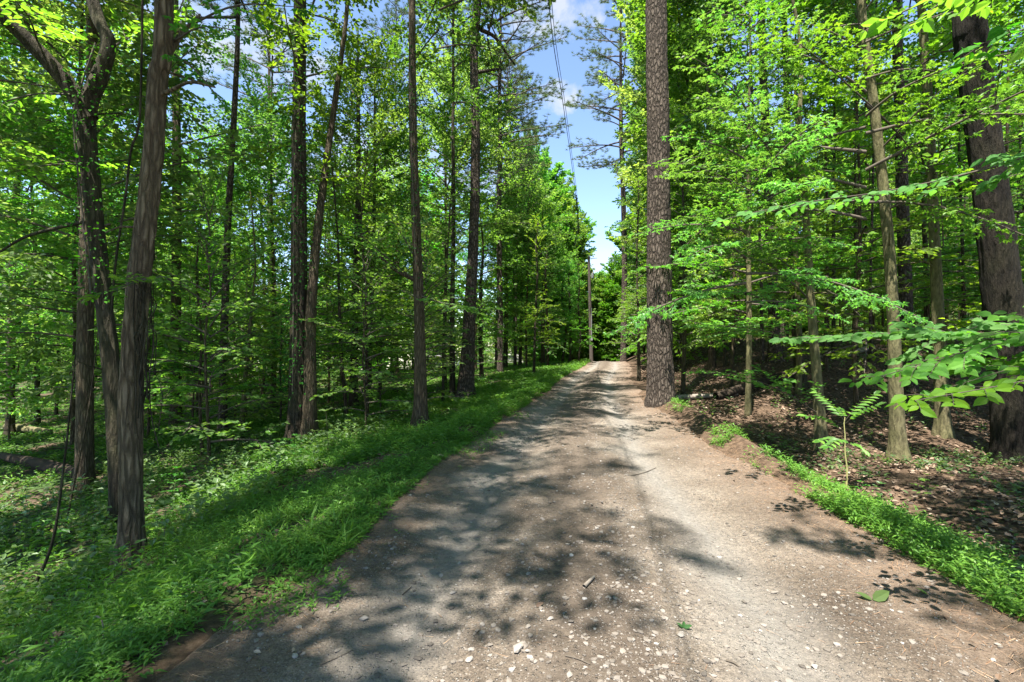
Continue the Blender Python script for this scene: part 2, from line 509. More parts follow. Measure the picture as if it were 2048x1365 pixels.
def trunk_mesh(name, P, r, matl, sides=14, ring=.3, rough=.12, flare=.5, ridges=0, seed=None, limbs=(), stubs=0):
    """P local polyline, r radii along it; limbs = [(polyline, r0, r1)] grown from the trunk"""
    mb = MB(); P = np.asarray(P, float)
    L = np.linalg.norm(np.diff(P, axis=0), axis=1).sum()
    n = max(int(L / ring), 6)
    Q = catmull(P, n)
    sl = np.linspace(0, 1, len(r)); rad = np.interp(np.linspace(0, 1, n), sl, r)
    sd = int(rng.integers(1, 999)) if seed is None else seed
    tube(mb, Q, rad, sides, 0, rough, sd, flare, True, ridges)
    for lp, r0, r1 in limbs:
        q = catmull(lp, 14); tube(mb, q, np.linspace(r0, r1, 14), 9, 0, .15, sd + 3)
    for k in range(stubs):
        i = int(n * rng.uniform(.12, .8)); a = rng.random() * 6.28; l = rng.uniform(.15, .6)
        d = np.array([math.cos(a), math.sin(a), rng.uniform(-.1, .5)])
        p0 = Q[i]; tube(mb, np.array([p0, p0 + d * (rad[i] + l * .5), p0 + d * (rad[i] + l) + [0, 0, rng.normal(0, .08)]]), [.014, .011, .006], 4, 0)
    return mb.mesh(name, [matl])


# ------------------------------------------------------------------ shared crowns and trunks
CR = {}
for i in range(4):
    CR['can%d' % i] = crown_mesh('canopy_crown', 4.4 + i * .5, 20, 3.8, 34, .16, 'kite', M['canopy'], 'egg', .5, False, (5, 55), .9, True, .35, .5)
for i in range(4):
    CR['und%d' % i] = crown_mesh('understory_crown', 1.4, 8, 2.5, 52, .12, 'ovate', M['under'], 'layer', .45, True, (5, 45), .6, True, .2, .45)
for i in range(3):
    CR['edg%d' % i] = crown_mesh('edge_crown', 0.7, 17, 3.1, 125, .19, 'ovate', M['canopy'] if i else M['under'], 'egg', .5, False, (0, 60), 1.0, True, .4, .5)
for i in range(3):
    CR['far%d' % i] = crown_mesh('far_crown', .2, 16, 3.6, 85, .3, 'ovate', M['canopy'] if i else M['under'], 'egg', .45, False, (0, 60), 1.2, True, .4, .5)
for i in range(4):
    CR['mid%d' % i] = crown_mesh('midstory_crown', 1.7, 12.4, 3.3, 46, .16, 'ovate', M['under'] if i % 2 else M['canopy'], 'egg', .6, False, (8, 50), .8, True, .45, .58)
for i in range(3):
    CR['low%d' % i] = crown_mesh('shrub_crown', .35, 4.2, 1.7, 30, .12, 'kite', M['under'], 'cone', .5, True, (10, 60), .7, True, .25, .5)
for i in range(2):
    CR['map%d' % i] = crown_mesh('maple_crown', 2.0, 9, 2.7, 46, .13, 'star', M['maple'], 'layer', .62, True, (8, 45), .55)
for i in range(3):
    CR['pin%d' % i] = pine_crown('pine_crown', 11.5 + i, 25, 3.8, 58)
HT = dict(mid=13, far=16, can=20, und=8, edg=17, low=4.2, map=9, pin=25)


def wander(h, n=7, amp=.12):
    z = np.linspace(0, h, n); o = np.cumsum(rng.normal(0, amp, (n, 2)), 0); o -= o[0]
    return np.column_stack([o, z])


TK = {}
for k, (h, r0, m, c) in {'can': (19.5, .17, 'bark', 4), 'und': (7.8, .045, 'bark', 4), 'edg': (16.5, .13, 'darkbark', 3), 'mid': (12.6, .075, 'bark', 4), 'far': (15.5, .14, 'darkbark', 3), 'low': (4.0, .025, 'bark', 3), 'map': (8.7, .06, 'mossbark', 2), 'pin': (25, .19, 'pinebark', 3)}.items():
    for i in range(c):
        P = wander(h, 8, .05 if k != 'can' else .08); P[0, 2] = -.25
        TK[k + str(i)] = trunk_mesh(k and 'shared_trunk', P, [r0, r0 * .92, r0 * .75, r0 * .5, r0 * .12], M[m], 10, .6 if h > 10 else .35, .1, .35, stubs=5 if k in ('can', 'pin') else 0)


def plain_tree(kind, var, x, d, sc, label, cat, group, name, rz=None, sxy=None):
    z = float(ground_z(x, d))
    k = kind + str(var)
    t = thing(name, label, cat, (x, d, z - .03), rng.random() * 6.28 if rz is None else rz, group, sc if sxy is None else (sc * sxy, sc * sxy, sc))
    link('trunk', TK[k], t); link('crown', CR[k], t)
    return t


# ------------------------------------------------------------------ traced trees
def traced(name, label, cat, path, widths, matl, crown=None, height=18, dscale=None, group=None, sides=16, ring=.25, rough=.1, flare=.5, ridges=0,
           limbs_px=(), crown_sc=1.0, crown_dz=0, crown_off=(0, 0), stubs=6, dist=None, crown_sx=.85, extra=()):
    """path: photo pixels from the base upward; widths: px at each; the trunk goes on above the frame to `height`"""
    b = ray(*path[0]) if dist is None else None
    cw = math.cos(math.atan((path[len(path) // 2][0] - CX) / F)); widths = [w_ * cw for w_ in widths]
    if dist is not None:
        x = (path[0][0] - CX) / F * dist; b = np.array([x, dist, float(ground_z(x, dist))])
    d = b[1]
    P = [b + [0, 0, -.25], b + [0, 0, .02]]; rr = [widths[0] / F * d / 2] * 2
    for (px, py), w in zip(path[1:], widths[1:]):
        P.append(at(px, py, d)); rr.append(w / F * d / 2)
    P = np.array(P)
    if P[-1][2] < b[2] + height:
        v = P[-1] - P[-2]; v = v / np.linalg.norm(v); v[:2] *= .55; v /= np.linalg.norm(v)
        rem = b[2] + height - P[-1][2]
        P = np.vstack([P, P[-1] + v * rem * .4 + rng.normal(0, .08, 3), P[-1] + v * rem + rng.normal(0, .15, 3)]); rr += [rr[-1] * .72, .02]
    root = thing(name, label, cat, b, 0, group)
    # radius must follow arc length
    seg = np.concatenate([[0], np.cumsum(np.linalg.norm(np.diff(P, axis=0), axis=1))]); seg /= seg[-1]
    rs = np.interp(np.linspace(0, 1, 60), seg, rr)
    lim = []
    for pts, w0, w1 in limbs_px:
        lim.append((np.array([at(px, py, d + dd) - b for px, py, dd in pts]), w0 / F * d / 2, w1 / F * d / 2))
    link('trunk', trunk_mesh('trunk', P - b, rs, matl, sides, ring, rough, flare, ridges, None, lim, stubs), root)
    top = P[-1] - b; mid = P[len(P) // 2] - b
    if crown:
        s = crown_sc
        cx = mid[0] * .35 + top[0] * .65 + crown_off[0]; cy = mid[1] * .35 + top[1] * .65 + crown_off[1]
        link('crown', CR[crown], root, (cx, cy, crown_dz), rng.random() * 6.28, (s * crown_sx, s * crown_sx, s))
    return root, b, d, P


HEROES = {}
def hero(key, *a, **k):
    HEROES[key] = traced(*a, **k)
    return HEROES[key]


hero('shag', 'hardwood_tree', 'big shaggy barked tree leaning right at the foot of the near left bank', 'tree',
     [(262, 1130), (263, 1040), (262, 900), (263, 740), (278, 570), (303, 340), (316, 160), (328, 0)], [56, 50, 48, 49, 48, 42, 39, 38], M['shagbark'],
     'can0', 19, sides=48, ring=.045, rough=.16, ridges=.02, flare=.6, crown_sc=.9, crown_dz=2.5, crown_sx=1.0,
     limbs_px=[([(335, 110, 0), (352, 85, .1), (370, 60, .2), (400, 30, .5)], 14, 5), ([(318, 190, 0), (345, 180, -.1), (380, 165, -.2), (430, 175, -.4)], 9, 3)], stubs=8)
hero('fork', 'hardwood_tree', 'dark forked tree with a limb reaching to the top left corner', 'tree',
     [(240, 960), (228, 800), (205, 580), (186, 400), (172, 235), (200, 150), (216, 80), (180, -20)], [46, 40, 36, 36, 42, 34, 30, 26], M['darkbark'],
     'can1', 16, dist=6.6, sides=24, ring=.1, rough=.16, ridges=.012, crown_sc=.85, crown_dz=.8, crown_off=(-1.2, .5),
     limbs_px=[([(178, 240, 0), (140, 175, -.1), (70, 95, -.3), (0, 30, -.5), (-120, -60, -.8)], 34, 20),
               ([(190, 440, 0), (120, 455, .1), (50, 475, .2), (-10, 510, .3)], 9, 4)], stubs=10)
hero('grey', 'hardwood_tree', 'straight grey trunk rising behind the fallen log at far left', 'tree',
     [(168, 985), (170, 800), (172, 600), (176, 350), (185, 40)], [44, 38, 35, 28, 22], M['bark'], 'can2', 18, sides=22, ring=.15, ridges=.01, crown_dz=1, crown_off=(-1, 1))
hero('farleft', 'hardwood_tree', 'slender dark trunk at the left edge of the photo', 'tree',
     [(20, 872), (22, 700), (28, 450), (40, 300)], [21, 18, 16, 13], M['darkbark'], 'can3', 19, crown_dz=-1)
hero('t350', 'hardwood_tree', 'leafy trunk standing just right of the shaggy tree', 'tree',
     [(352, 855), (352, 650), (354, 400), (352, 120)], [26, 22, 20, 15], M['bark'], 'can1', 20)
hero('t445', 'pine_tree', 'slender pine with a ruff of dead twigs halfway up its leaning trunk', 'tree',
     [(445, 872), (449, 650), (457, 430), (470, 200), (476, 20)], [20, 17, 14, 12, 10], M['pinebark'], 'pin0', 24, stubs=26)
hero('t485', 'sapling', 'short mossy sapling trunk beside the pine with dead twigs', 'sapling',
     [(483, 868), (490, 760), (497, 690), (505, 600)], [11, 9, 8, 5], M['mossbark'], 'und0', 6.5, crown_sc=.8)
hero('twin', 'hardwood_tree', 'thick double trunked tree on the left slope, one stem dark, one pale', 'tree',
     [(594, 888), (597, 700), (598, 500), (598, 300), (600, 30)], [40, 35, 33, 30, 25], M['darkbark'], 'can0', 19, sides=30, ring=.09, ridges=.016, crown_dz=1, crown_sc=.95, crown_sx=.8)
hero('t840', 'hardwood_tree', 'straight trunk close to the grass verge with leafless base', 'tree',
     [(842, 852), (839, 650), (832, 450), (826, 250), (824, 0)], [30, 22, 18, 16, 13], M['bark'], 'can3', 19, sides=26, ring=.1, ridges=.01, crown_sc=.95, crown_off=(.6, .3), crown_dz=2, crown_sx=1.0,
     limbs_px=[([(828, 560, 0), (790, 540, -.1), (760, 515, -.2), (720, 485, -.4)], 9, 3)], stubs=8)
hero('pineL', 'pine_tree', 'tall pine with flared foot and grey upper trunk beside the bright grass', 'tree',
     [(930, 796), (937, 690), (943, 560), (950, 400), (951, 250), (948, 110), (956, -10)], [36, 27, 22, 19, 17, 16, 15], M['pinebark'], 'pin1', 24, sides=26, ring=.12, ridges=.012, flare=.45, crown_sc=1.0, crown_dz=-1.0, crown_sx=.72,
     limbs_px=[([(962, 60, 0), (990, 75, .3), (1015, 110, .8), (1030, 130, 1.2)], 8, 3), ([(957, 145, 0), (985, 140, -.4), (1000, 138, -.6)], 7, 3)], stubs=22)
hero('pineR', 'pine_tree', 'large straight pine with plated bark at the right edge of the road', 'tree',
     [(1322, 806), (1320, 700), (1318, 500), (1316, 250), (1312, 0)], [57, 52, 48, 44, 41], M['pinebark'], 'pin2', 27, sides=56, ring=.05, rough=.08, ridges=.022, flare=.16, crown_sc=1.0, crown_dz=3.0, crown_off=(1.5, .5), stubs=0)
hero('r1795', 'hardwood_tree', 'smooth mossy trunk curving left, behind the fern leaved seedling', 'tree',
     [(1797, 918), (1792, 780), (1785, 600), (1771, 420), (1746, 200), (1722, 0)], [36, 31, 26, 24, 21, 19], M['mossbark'], 'map0', 13, sides=22, ring=.12, crown_sc=1.25, crown_dz=1.2, stubs=4)
hero('r1640', 'maple_tree', 'thin mossy maple trunk leaning left over the ditch', 'tree',
     [(1644, 902), (1634, 760), (1623, 620), (1612, 430), (1600, 250)], [27, 21, 18, 14, 10], M['mossbark'], 'map1', 9.5, sides=18, ring=.15, crown_sc=1.02, crown_dz=.5, crown_off=(-.9, -.5), stubs=2)
hero('r1885', 'hardwood_tree', 'mossy trunk half hidden behind the beech sprays', 'tree',
     [(1886, 872), (1880, 720), (1870, 500), (1856, 200), (1845, 40)], [34, 29, 24, 21, 18], M['mossbark'], 'can1', 17, sides=20, ring=.15, crown_dz=0, stubs=4)
hero('bigR', 'pine_tree', 'massive dark pine leaning left at the right edge of the photo', 'tree',
     [(2030, 900), (2015, 700), (1994, 500), (1968, 280), (1945, 90), (1938, -30)], [94, 86, 80, 76, 72, 70], M['shadebark'], 'pin0', 25, dist=8.2, sides=48, ring=.06, ridges=.02, flare=.3, stubs=6)
hero('r1550', 'pine_tree', 'pale pine trunk with sunlit foot on the leaf covered slope', 'tree',
     [(1550, 722), (1548, 640), (1540, 450), (1530, 230), (1524, 60)], [27, 24, 21, 18, 15], M['pinebark'], 'pin1', 25, sides=20, stubs=8)
hero('r1600', 'hardwood_tree', 'dark rough trunk between the sunlit pine and the mossy maple', 'tree',
     [(1602, 772), (1592, 650), (1588, 500), (1576, 300), (1570, 80)], [24, 20, 16, 13, 11], M['darkbark'], 'can2', 18, stubs=4)
hero('r1805', 'pine_tree', 'grey pine trunk seen behind the curved mossy trunk', 'tree',
     [(1818, 770), (1812, 600), (1805, 400), (1799, 200), (1795, 60)], [32, 29, 26, 24, 22], M['pinebark'], 'pin2', 25, dist=12.5, stubs=5)

# the second stem of the twin tree
_r, _b0, _d, _P = HEROES['twin']
_st = np.array([at(618, 892, _d - .12), at(620, 780, _d - .15), at(622, 640, _d - .1), at(633, 480, _d), at(652, 330, _d + .2), at(672, 190, _d + .3), at(690, 60, _d + .3), at(700, -60, _d + .3)]) - _b0
_sm = trunk_mesh('stem', _st, np.array([30, 24, 20, 17, 13, 11, 9, 7]) / F * _d / 2, M['bark'], 20, .12, .1, .3, .008)
tag(link('trunk', _sm, _r), 'pale second stem of the double trunk')

SMALL = [  # base px, top px, width px, kind, name, label
    ((707, 818), (716, 430), 24, 'can0', 'hardwood_tree', 'dark trunk right of the double trunked tree'),
    ((694, 842), (678, 590), 11, 'und1', 'sapling', 'thin reddish sapling trunk before the dark trunk'),
    ((736, 798), (747, 500), 17, 'can2', 'hardwood_tree', 'dark slim trunk beside the small mossy stump'),
    ((760, 785), (756, 480), 9, 'und2', 'sapling', 'thin sapling behind the slim dark trunk'),
    ((795, 762), (797, 480), 14, 'can1', 'hardwood_tree', 'grey trunk left of the straight verge tree'),
    ((784, 760), (785, 560), 10, 'pin0', 'pine_tree', 'far pale pine trunk paired with a grey trunk'),
    ((905, 797), (907, 450), 15, 'can3', 'hardwood_tree', 'slim dark trunk standing close by the flared pine'),
    ((886, 806), (889, 600), 8, 'und3', 'sapling', 'very thin dark sapling left of the flared pine'),
    ((964, 762), (962, 560), 11, 'und0', 'hardwood_tree', 'pale based trunk behind the flared pine'),
    ((994, 738), (1000, 560), 10, 'pin1', 'pine_tree', 'sunlit reddish pine trunk before the parked car'),
    ((1010, 738), (1010, 500), 13, 'can0', 'hardwood_tree', 'dark trunk touching the sunlit reddish pine'),
    ((1068, 750), (1075, 540), 7, 'und1', 'sapling', 'black slender sapling alone on the shaded grass'),
    ((1040, 733), (1043, 540), 9, 'can2', 'hardwood_tree', 'upright trunk between the pale vehicle and the shaded grass'),
    ((1030, 732), (1028, 640), 8, 'pin2', 'pine_tree', 'short visible pine bole next to an upright trunk'),
    ((1095, 735), (1091, 560), 7, 'und2', 'sapling', 'crooked lichen yellow sapling near the road crest'),
    ((1086, 730), (1086, 600), 12, 'can1', 'hardwood_tree', 'broad shaded trunk behind the crooked yellow sapling'),
    ((1124, 727), (1124, 600), 6, 'und3', 'hardwood_tree', 'dark bole left of the utility pole, third before it'),
    ((1139, 726), (1139, 600), 7, 'can3', 'hardwood_tree', 'dark bole left of the utility pole, second before it'),
    ((1157, 726), (1156, 610), 5, 'und0', 'hardwood_tree', 'dark bole left of the utility pole, next to it'),
    ((545, 815), (548, 560), 16, 'can1', 'hardwood_tree', 'smooth grey trunk left of the double trunked tree'),
    ((525, 800), (525, 500), 11, 'can3', 'hardwood_tree', 'thinner grey trunk further left of the smooth grey trunk'),
    ((560, 860), (560, 740), 6, 'low0', 'sapling', 'dark stick thin sapling at the foot of the double trunk'),
    ((410, 800), (412, 560), 15, 'can0', 'hardwood_tree', 'dim trunk in the woods left of the twiggy pine'),
    ((75, 850), (70, 500), 17, 'can2', 'hardwood_tree', 'dim trunk beside the left edge trunk'),
    ((112, 835), (118, 600), 10, 'und2', 'sapling', 'thin sapling between the dim trunk and the grey trunk'),
    ((1278, 762), (1277, 640), 10, 'und1', 'young_tree', 'pale thin trunk at the road edge just left of the large pine'),
    ((1366, 792), (1369, 480), 12, 'und1', 'hardwood_tree', 'slim dark trunk just right of the large roadside pine'),
    ((1424, 738), (1420, 430), 19, 'can1', 'hardwood_tree', 'brown trunk deep in shade right of the large pine'),
    ((1450, 735), (1448, 560), 8, 'und3', 'sapling', 'thin dark sapling by the shaded brown trunk'),
    ((1524, 728), (1520, 480), 11, 'pin2', 'pine_tree', 'thin pale pine left of the sunlit pine foot'),
    ((1651, 742), (1655, 450), 12, 'can3', 'hardwood_tree', 'straight grey bole right of the leaning maple'),
    ((1667, 712), (1667, 430), 12, 'can2', 'hardwood_tree', 'dark bole paired with a straight grey one'),
    ((1712, 705), (1712, 480), 12, 'can0', 'hardwood_tree', 'buttressed trunk up the leaf covered slope'),
    ((1742, 722), (1744, 450), 10, 'pin1', 'pine_tree', 'slim pale pine left of the curved mossy trunk'),
    ((1930, 720), (1925, 500), 14, 'can3', 'hardwood_tree', 'dim trunk between the mossy trunk and the massive pine'),
]
for k, (b_, t_, w_, cr, nm, lb) in enumerate(SMALL):
    kind = cr[:3] if cr else None
    if kind == 'can' and b_[0] < 1170 and b_[0] != 905: cr = 'mid' + cr[3]; kind = 'mid'
    h_ = dict(can=17, mid=12.5, und=7.5, pin=23, low=3).get(kind, 0)
    mt = {'mid': M['bark'], 'can': M['bark'], 'und': M['darkbark'], 'pin': M['pinebark'], 'low': M['darkbark']}.get(kind, M['deadwood'])
    if 'dark' in lb or 'black' in lb or 'dim' in lb: mt = M['darkbark']
    if b_[0] in range(1100, 1170): h_ = 7.0
    if kind is None: h_ = 0.01
    scl = h_ / HT[kind] if kind else 1
    hero('s%d' % k, nm, lb, 'tree' if nm != 'sapling' else 'sapling', [b_, ((b_[0] + t_[0]) / 2 + rng.normal(0, 3), (b_[1] + t_[1]) / 2), t_], [w_ * .8, w_ * .68, w_ * .55], mt, cr, h_, sides=10, ring=.4,
         rough=.12, flare=.3, crown_sc=scl, crown_sx=.72, stubs=3 if kind else 8)

exec_placed = [(v[1][0], v[1][1]) for v in HEROES.values()]

# ------------------------------------------------------------------ trees along the clearing
plain_tree('map', 0, 5.6, 11.5, 1.1, 'bright star leaved maple close behind the large roadside pine', 'tree', None, 'maple_tree')
plain_tree('map', 1, 7.4, 12.5, 1.2, 'star leaved maple up the slope right of the large pine', 'tree', None, 'maple_tree')
exec_placed += [(5.6, 11.5), (7.4, 12.5)]
EDGE = [  # x, d, kind, var, scale, widen
    (6.9, 19.5, 'edg', 0, .95, .95, 'leafy tree walling the road just past the large pine'),
    (8.4, 25, 'edg', 1, 1.2, .9, 'tall leafy tree second along the right wall of the road'),
    (10.0, 32, 'edg', 2, 1.15, .9, 'leafy tree third along the right wall of the road'),
    (12.0, 41, 'edg', 0, 1.2, .95, 'leafy tree fourth along the right wall near the crest'),
    (14.2, 52, 'edg', 1, 1.0, .95, 'leafy tree at the far end of the right wall'),
    (-2.9, 21, 'mid', 1, 1.2, .85, 'leafy tree behind the tall pine with grey upper trunk'),
    (1.0, 33, 'mid', 1, 1.02, 1.0, 'round topped bright tree left of the wires'),
    (-2.2, 29, 'mid', 3, 1.4, .85, 'tall leafy tree behind the round topped bright tree'),
    (3.3, 44, 'mid', 1, .95, 1.05, 'leafy tree left of the utility pole'),
    (5.2, 55, 'mid', 3, .98, 1.05, 'leafy tree behind the utility pole on its left'),
    (7.7, 66, 'mid', 1, .85, 1.1, 'paler leafy tree beyond the crest behind the pole'),
]
for x, d, kk, vv, s_, wd, lb in EDGE:
    plain_tree(kk, vv, x, d, s_, lb, 'tree', 'leafy trees lining the road', 'broadleaf_tree', None, wd)
    exec_placed.append((x, d))
for (px, d, sc_, lb) in [(1246, 37, 1.2, 'pine with open crown leaning over the road at top right of the sky'), (1030, 40, .72, 'pine with layered branches left of the sky gap'), (1000, 28, .95, 'pine rising behind the leafy trees left of the wires')]:
    x = (px - CX) / F * d
    plain_tree('pin', 0 if d == 37 else 1, x, d, sc_, lb, 'tree', 'pines by the sky gap', 'pine_tree'); exec_placed.append((x, d))


def free(x, d, r, gap):
    for a, b in exec_placed:
        if (a - x) ** 2 + (b - d) ** 2 < gap * gap: return False
    lo, hi = .04 * d, .207 * d                       # keep the road and the sky above it open
    if d > 0 and lo - r < x < hi + r: return False
    if Ledge(d) - 1.0 < x < Redge(d) + 1.0: return False
    return True


def scatter(n, kind, nv, drange, xr, gap, rad, sc, label, group, name, cat='tree'):
    k = 0; tries = 0
    while k < n and tries < 6000:
        tries += 1
        d = math.sqrt(rng.uniform(drange[0] ** 2, drange[1] ** 2))
        x = rng.uniform(*xr) * d
        if not free(x, d, rad, gap): continue
        plain_tree(kind, int(rng.integers(nv)), x, d, rng.uniform(*sc), label, cat, group, name)
        exec_placed.append((x, d)); k += 1
    return k


LS, RS = (-1.25, .03), (.22, 1.3)
scatter(4, 'mid', 4, (9, 17), (-1.3, -.75), 2.0, 2.0, (.8, 1.1), 'leafy tree close by in the left woods', 'near leafy trees in the left woods', 'broadleaf_tree')
scatter(7, 'und', 4, (8, 15), (.42, 1.2), 1.4, 2.0, (.9, 1.3), 'young tree close by on the right slope', 'near young trees on the right slope', 'young_tree')
scatter(17, 'mid', 4, (14, 46), LS, 2.2, 3.0, (.8, 1.25), 'mid height leafy tree well back in the woods left of the road', 'leafy trees in the left woods', 'broadleaf_tree')
scatter(32, 'mid', 4, (12, 46), RS, 2.2, 3.0, (.8, 1.2), 'mid height leafy tree well back in the woods right of the road', 'leafy trees in the right woods', 'broadleaf_tree')
scatter(12, 'und', 4, (9, 19), (-1.2, -.1), 1.6, 2.0, (.75, 1.25), 'young sunlit tree between the near left trunks', 'young trees between the near left trunks', 'young_tree')
scatter(40, 'und', 4, (14, 46), LS, 1.7, 2.2, (.75, 1.2), 'young understory tree with layered sprays in the left woods', 'young trees in the left woods', 'young_tree')
scatter(56, 'und', 4, (9.5, 40), RS, 1.5, 2.2, (.75, 1.2), 'young understory tree with layered sprays in the right woods', 'young trees in the right woods', 'young_tree')
scatter(7, 'pin', 3, (22, 60), LS, 2.5, 3.2, (.85, 1.05), 'pine among the leafy trees of the left woods', 'pines in the left woods', 'pine_tree')
scatter(10, 'pin', 3, (16, 60), RS, 2.5, 3.2, (.85, 1.05), 'pine among the leafy trees of the right woods', 'pines in the right woods', 'pine_tree')
scatter(46, 'far', 3, (48, 115), (-1.2, .04), 3.0, 3, (.8, 1.2), 'leafy tree far off in the left woods', 'far trees of the left woods', 'broadleaf_tree')
scatter(60, 'far', 3, (36, 100), (.21, 1.2), 3.0, 3, (.8, 1.2), 'leafy tree far off in the right woods', 'far trees of the right woods', 'broadleaf_tree')
scatter(12, 'low', 3, (9.5, 18), (-1.15, -.15), 1.2, 1.2, (.9, 1.35), 'tall leafy bush among the near left trunks', 'tall bushes among the near left trunks', 'shrub', 'shrub')
scatter(56, 'low', 3, (15, 60), (-1.1, .03), 1.2, 1.2, (.6, 1.1), 'low leafy shrub in the left woods', 'shrubs in the left woods', 'shrub', 'shrub')
scatter(30, 'low', 3, (9, 40), (.25, 1.1), 1.3, 1.2, (.5, .9), 'low leafy shrub in the right woods', 'shrubs in the right woods', 'shrub', 'shrub')
for k in range(20):
    d = rng.uniform(48, 92); px = rng.uniform(1035, 1168); x = (px - CX) / F * d
    ytop = np.interp(px, [1035, 1080, 1130, 1160, 1175], [340, 390, 420, 500, 560]) + rng.uniform(-10, 60)
    h_ = HC + (CY - ytop) / F * d - float(ground_z(x, d))
    plain_tree('far', k % 3, x, d, h_ / 16.2, 'leafy tree at the left side of the road crest', 'tree', 'trees left of the road crest', 'broadleaf_tree', None, min(.95, 4.2 / (h_ / 16.2) / 3.6))
for k in range(16):
    d = rng.uniform(40, 60); px = rng.uniform(960, 1160); x = (px - CX) / F * d
    plain_tree('low', k % 3, x, d, rng.uniform(.5, .9), 'low bush under the trees left of the road crest', 'shrub', 'bushes left of the road crest', 'shrub')
mbw = MB()
nw = 42000; aw = rng.uniform(-1.05, 1.05, nw); dw = rng.uniform(118, 150, nw); xw = np.sin(aw) * dw; yw = np.cos(aw) * dw
hw = 12.5 + 4 * fbm(aw * 14, dw * .03, 81); zw = -8 + rng.random(nw) ** .8 * (hw + 6)
leaves(mbw, np.stack([xw, yw, zw], 1), rng.normal(0, 1, (nw, 3)), rng.normal(0, 1, (nw, 3)) + [0, 0, .5], rng.uniform(.6, 1.3, nw), 'ovate', 0, np.clip(.5 + .5 * fbm(aw * 60, zw * .5, 83) + rng.normal(0, .12, nw), 0, 1))
tag(link('far_wood', mbw.mesh('far_wood', [M['canopy']])), 'far off wood closing the view behind all the trunks', 'wood', None, 'stuff')
# beyond the crest, closing the end of the road
for x, d, s_ in [(9.5, 74, .55), (13.2, 76, .6), (17.5, 72, .75), (11.5, 86, .7), (16, 90, .7), (7, 82, .8), (21, 80, .95), (14, 100, .85), (19, 104, .9), (24, 100, 1)]:
    plain_tree('far', int(rng.integers(3)), x, d, s_, 'leafy tree closing the view beyond the road crest', 'tree', 'trees beyond the road crest', 'broadleaf_tree')
for px, d, yt in [(1186, 62, 612), (1201, 70, 596), (1214, 66, 590), (1229, 60, 540), (1207, 84, 575), (1192, 92, 560), (1222, 96, 560)]:
    x = (px - CX) / F * d; h_ = HC + (CY - yt) / F * d - float(ground_z(x, d))
    plain_tree('far', int(rng.integers(3)), x, d, h_ / 16.2, 'leafy tree closing the view beyond the road crest', 'tree', 'trees beyond the road crest', 'broadleaf_tree', None, 1.0)
# unseen trees behind and beside the camera, added to shade road and banks
for x, d, kk, s_ in [(-5.4, -1.2, 'can', 1.2), (3.3, -3.4, 'can', 1.2), (-7.5, -6, 'can', 1.1), (1.5, -10, 'can', 1.1), (9.2, 4.0, 'can', .9), (10.4, 7.2, 'can', .85), (7.2, 1.0, 'can', .85), (-8.8, 3.0, 'mid', 1.0)]:
    plain_tree(kk, int(rng.integers(4)), x, d, s_, 'tree outside the view added to shade the near road and banks', 'tree', 'trees outside the view', 'broadleaf_tree', None, .95)

# ------------------------------------------------------------------ extra leafy branches on the traced trees
def bough(key, pts, leaf, tpl, matl, r0=.018, dens=1.0, spread=.45, name='branch', tilt=.38, lv=0, spacing=.5):
    root, b, d, P = HEROES[key]
    mb = MB()
    for pl in pts:
        pl = np.array([at(px, py, d + dd) - b for px, py, dd in pl])
        grow_branch(mb, pl, leaf, tpl, r0, True, dens, spread, lv, 0, 1, spacing, .12, tilt)
    link(name, mb.mesh('bough', [matl, M['twig']]), root)


bough('shag', [[(345, 85, .1), (400, 55, -.2), (470, 60, -.4)], [(350, 110, .1), (390, 140, -.2), (440, 200, -.3)], [(380, 50, .1), (480, 10, 0), (600, 15, .2)],
               [(330, 0, 0), (420, -60, -.6), (560, -40, -1.0)]], .125, 'star', M['maple'], .014, .8, .4)
bough('shag', [[(285, 560, -.1), (240, 575, -.35), (195, 590, -.5)], [(285, 560, -.1), (330, 555, -.35), (380, 575, -.4)], [(280, 575, -.15), (270, 560, -.5), (250, 560, -.8)]],
      .085, 'ovate', M['beech'], .008, 1.2, .5)
bough('fork', [[(150, 190, -.1), (60, 190, -.6), (-60, 230, -1)], [(80, 100, 0), (60, 40, -.8), (30, 0, -1.4)], [(190, 330, 0), (100, 330, .4), (0, 350, .9)], [(215, 100, 0), (290, 60, .6), (380, 40, 1.2)]],
      .11, 'ovate', M['under'], .016, 1.0, .5)
bough('t840', [[(828, 560, 0), (780, 520, -.6), (720, 470, -1.2), (690, 450, -1.5)], [(832, 520, 0), (790, 450, -.6), (740, 430, -1.0)], [(835, 590, 0), (900, 610, -.4), (1000, 620, -.6)]],
      .11, 'ovate', M['under'], .015, 1.1, .5, lv=.15)
bough('r1640', [[(1612, 430, 0), (1500, 380, -.9), (1400, 335, -1.6), (1345, 320, -1.9)], [(1606, 330, 0), (1500, 200, -.6), (1410, 130, -1.2), (1370, 110, -1.5)],
                [(1612, 420, 0), (1500, 250, -1.2), (1420, 210, -1.8)], [(1618, 560, 0), (1500, 480, -.9), (1400, 430, -1.3), (1360, 440, -1.5)],
                [(1620, 600, 0), (1540, 530, -.5), (1440, 510, -1.1), (1375, 560, -1.4)], [(1600, 250, 0), (1560, 120, -.5), (1480, 40, -1), (1420, 10, -1.3)]],
      .115, 'star', M['maple'], .014, 1.0, .42, lv=.18, spacing=.6)
bough('r1640', [[(1640, 830, 0), (1560, 780, -.4), (1470, 750, -.7), (1395, 745, -.9)], [(1628, 690, 0), (1520, 660, -.7), (1420, 650, -1.2), (1360, 640, -1.4)]],
      .09, 'ovate', M['under'], .01, 1.0, .42)
bough('r1795', [[(1771, 420, 0), (1880, 380, -.8), (1980, 330, -1.5)], [(1750, 220, 0), (1640, 120, -.7), (1560, 60, -1.2)], [(1760, 300, 0), (1860, 200, -.8), (1960, 120, -1.4)]],
      .12, 'star', M['maple'], .016, .9, .5)

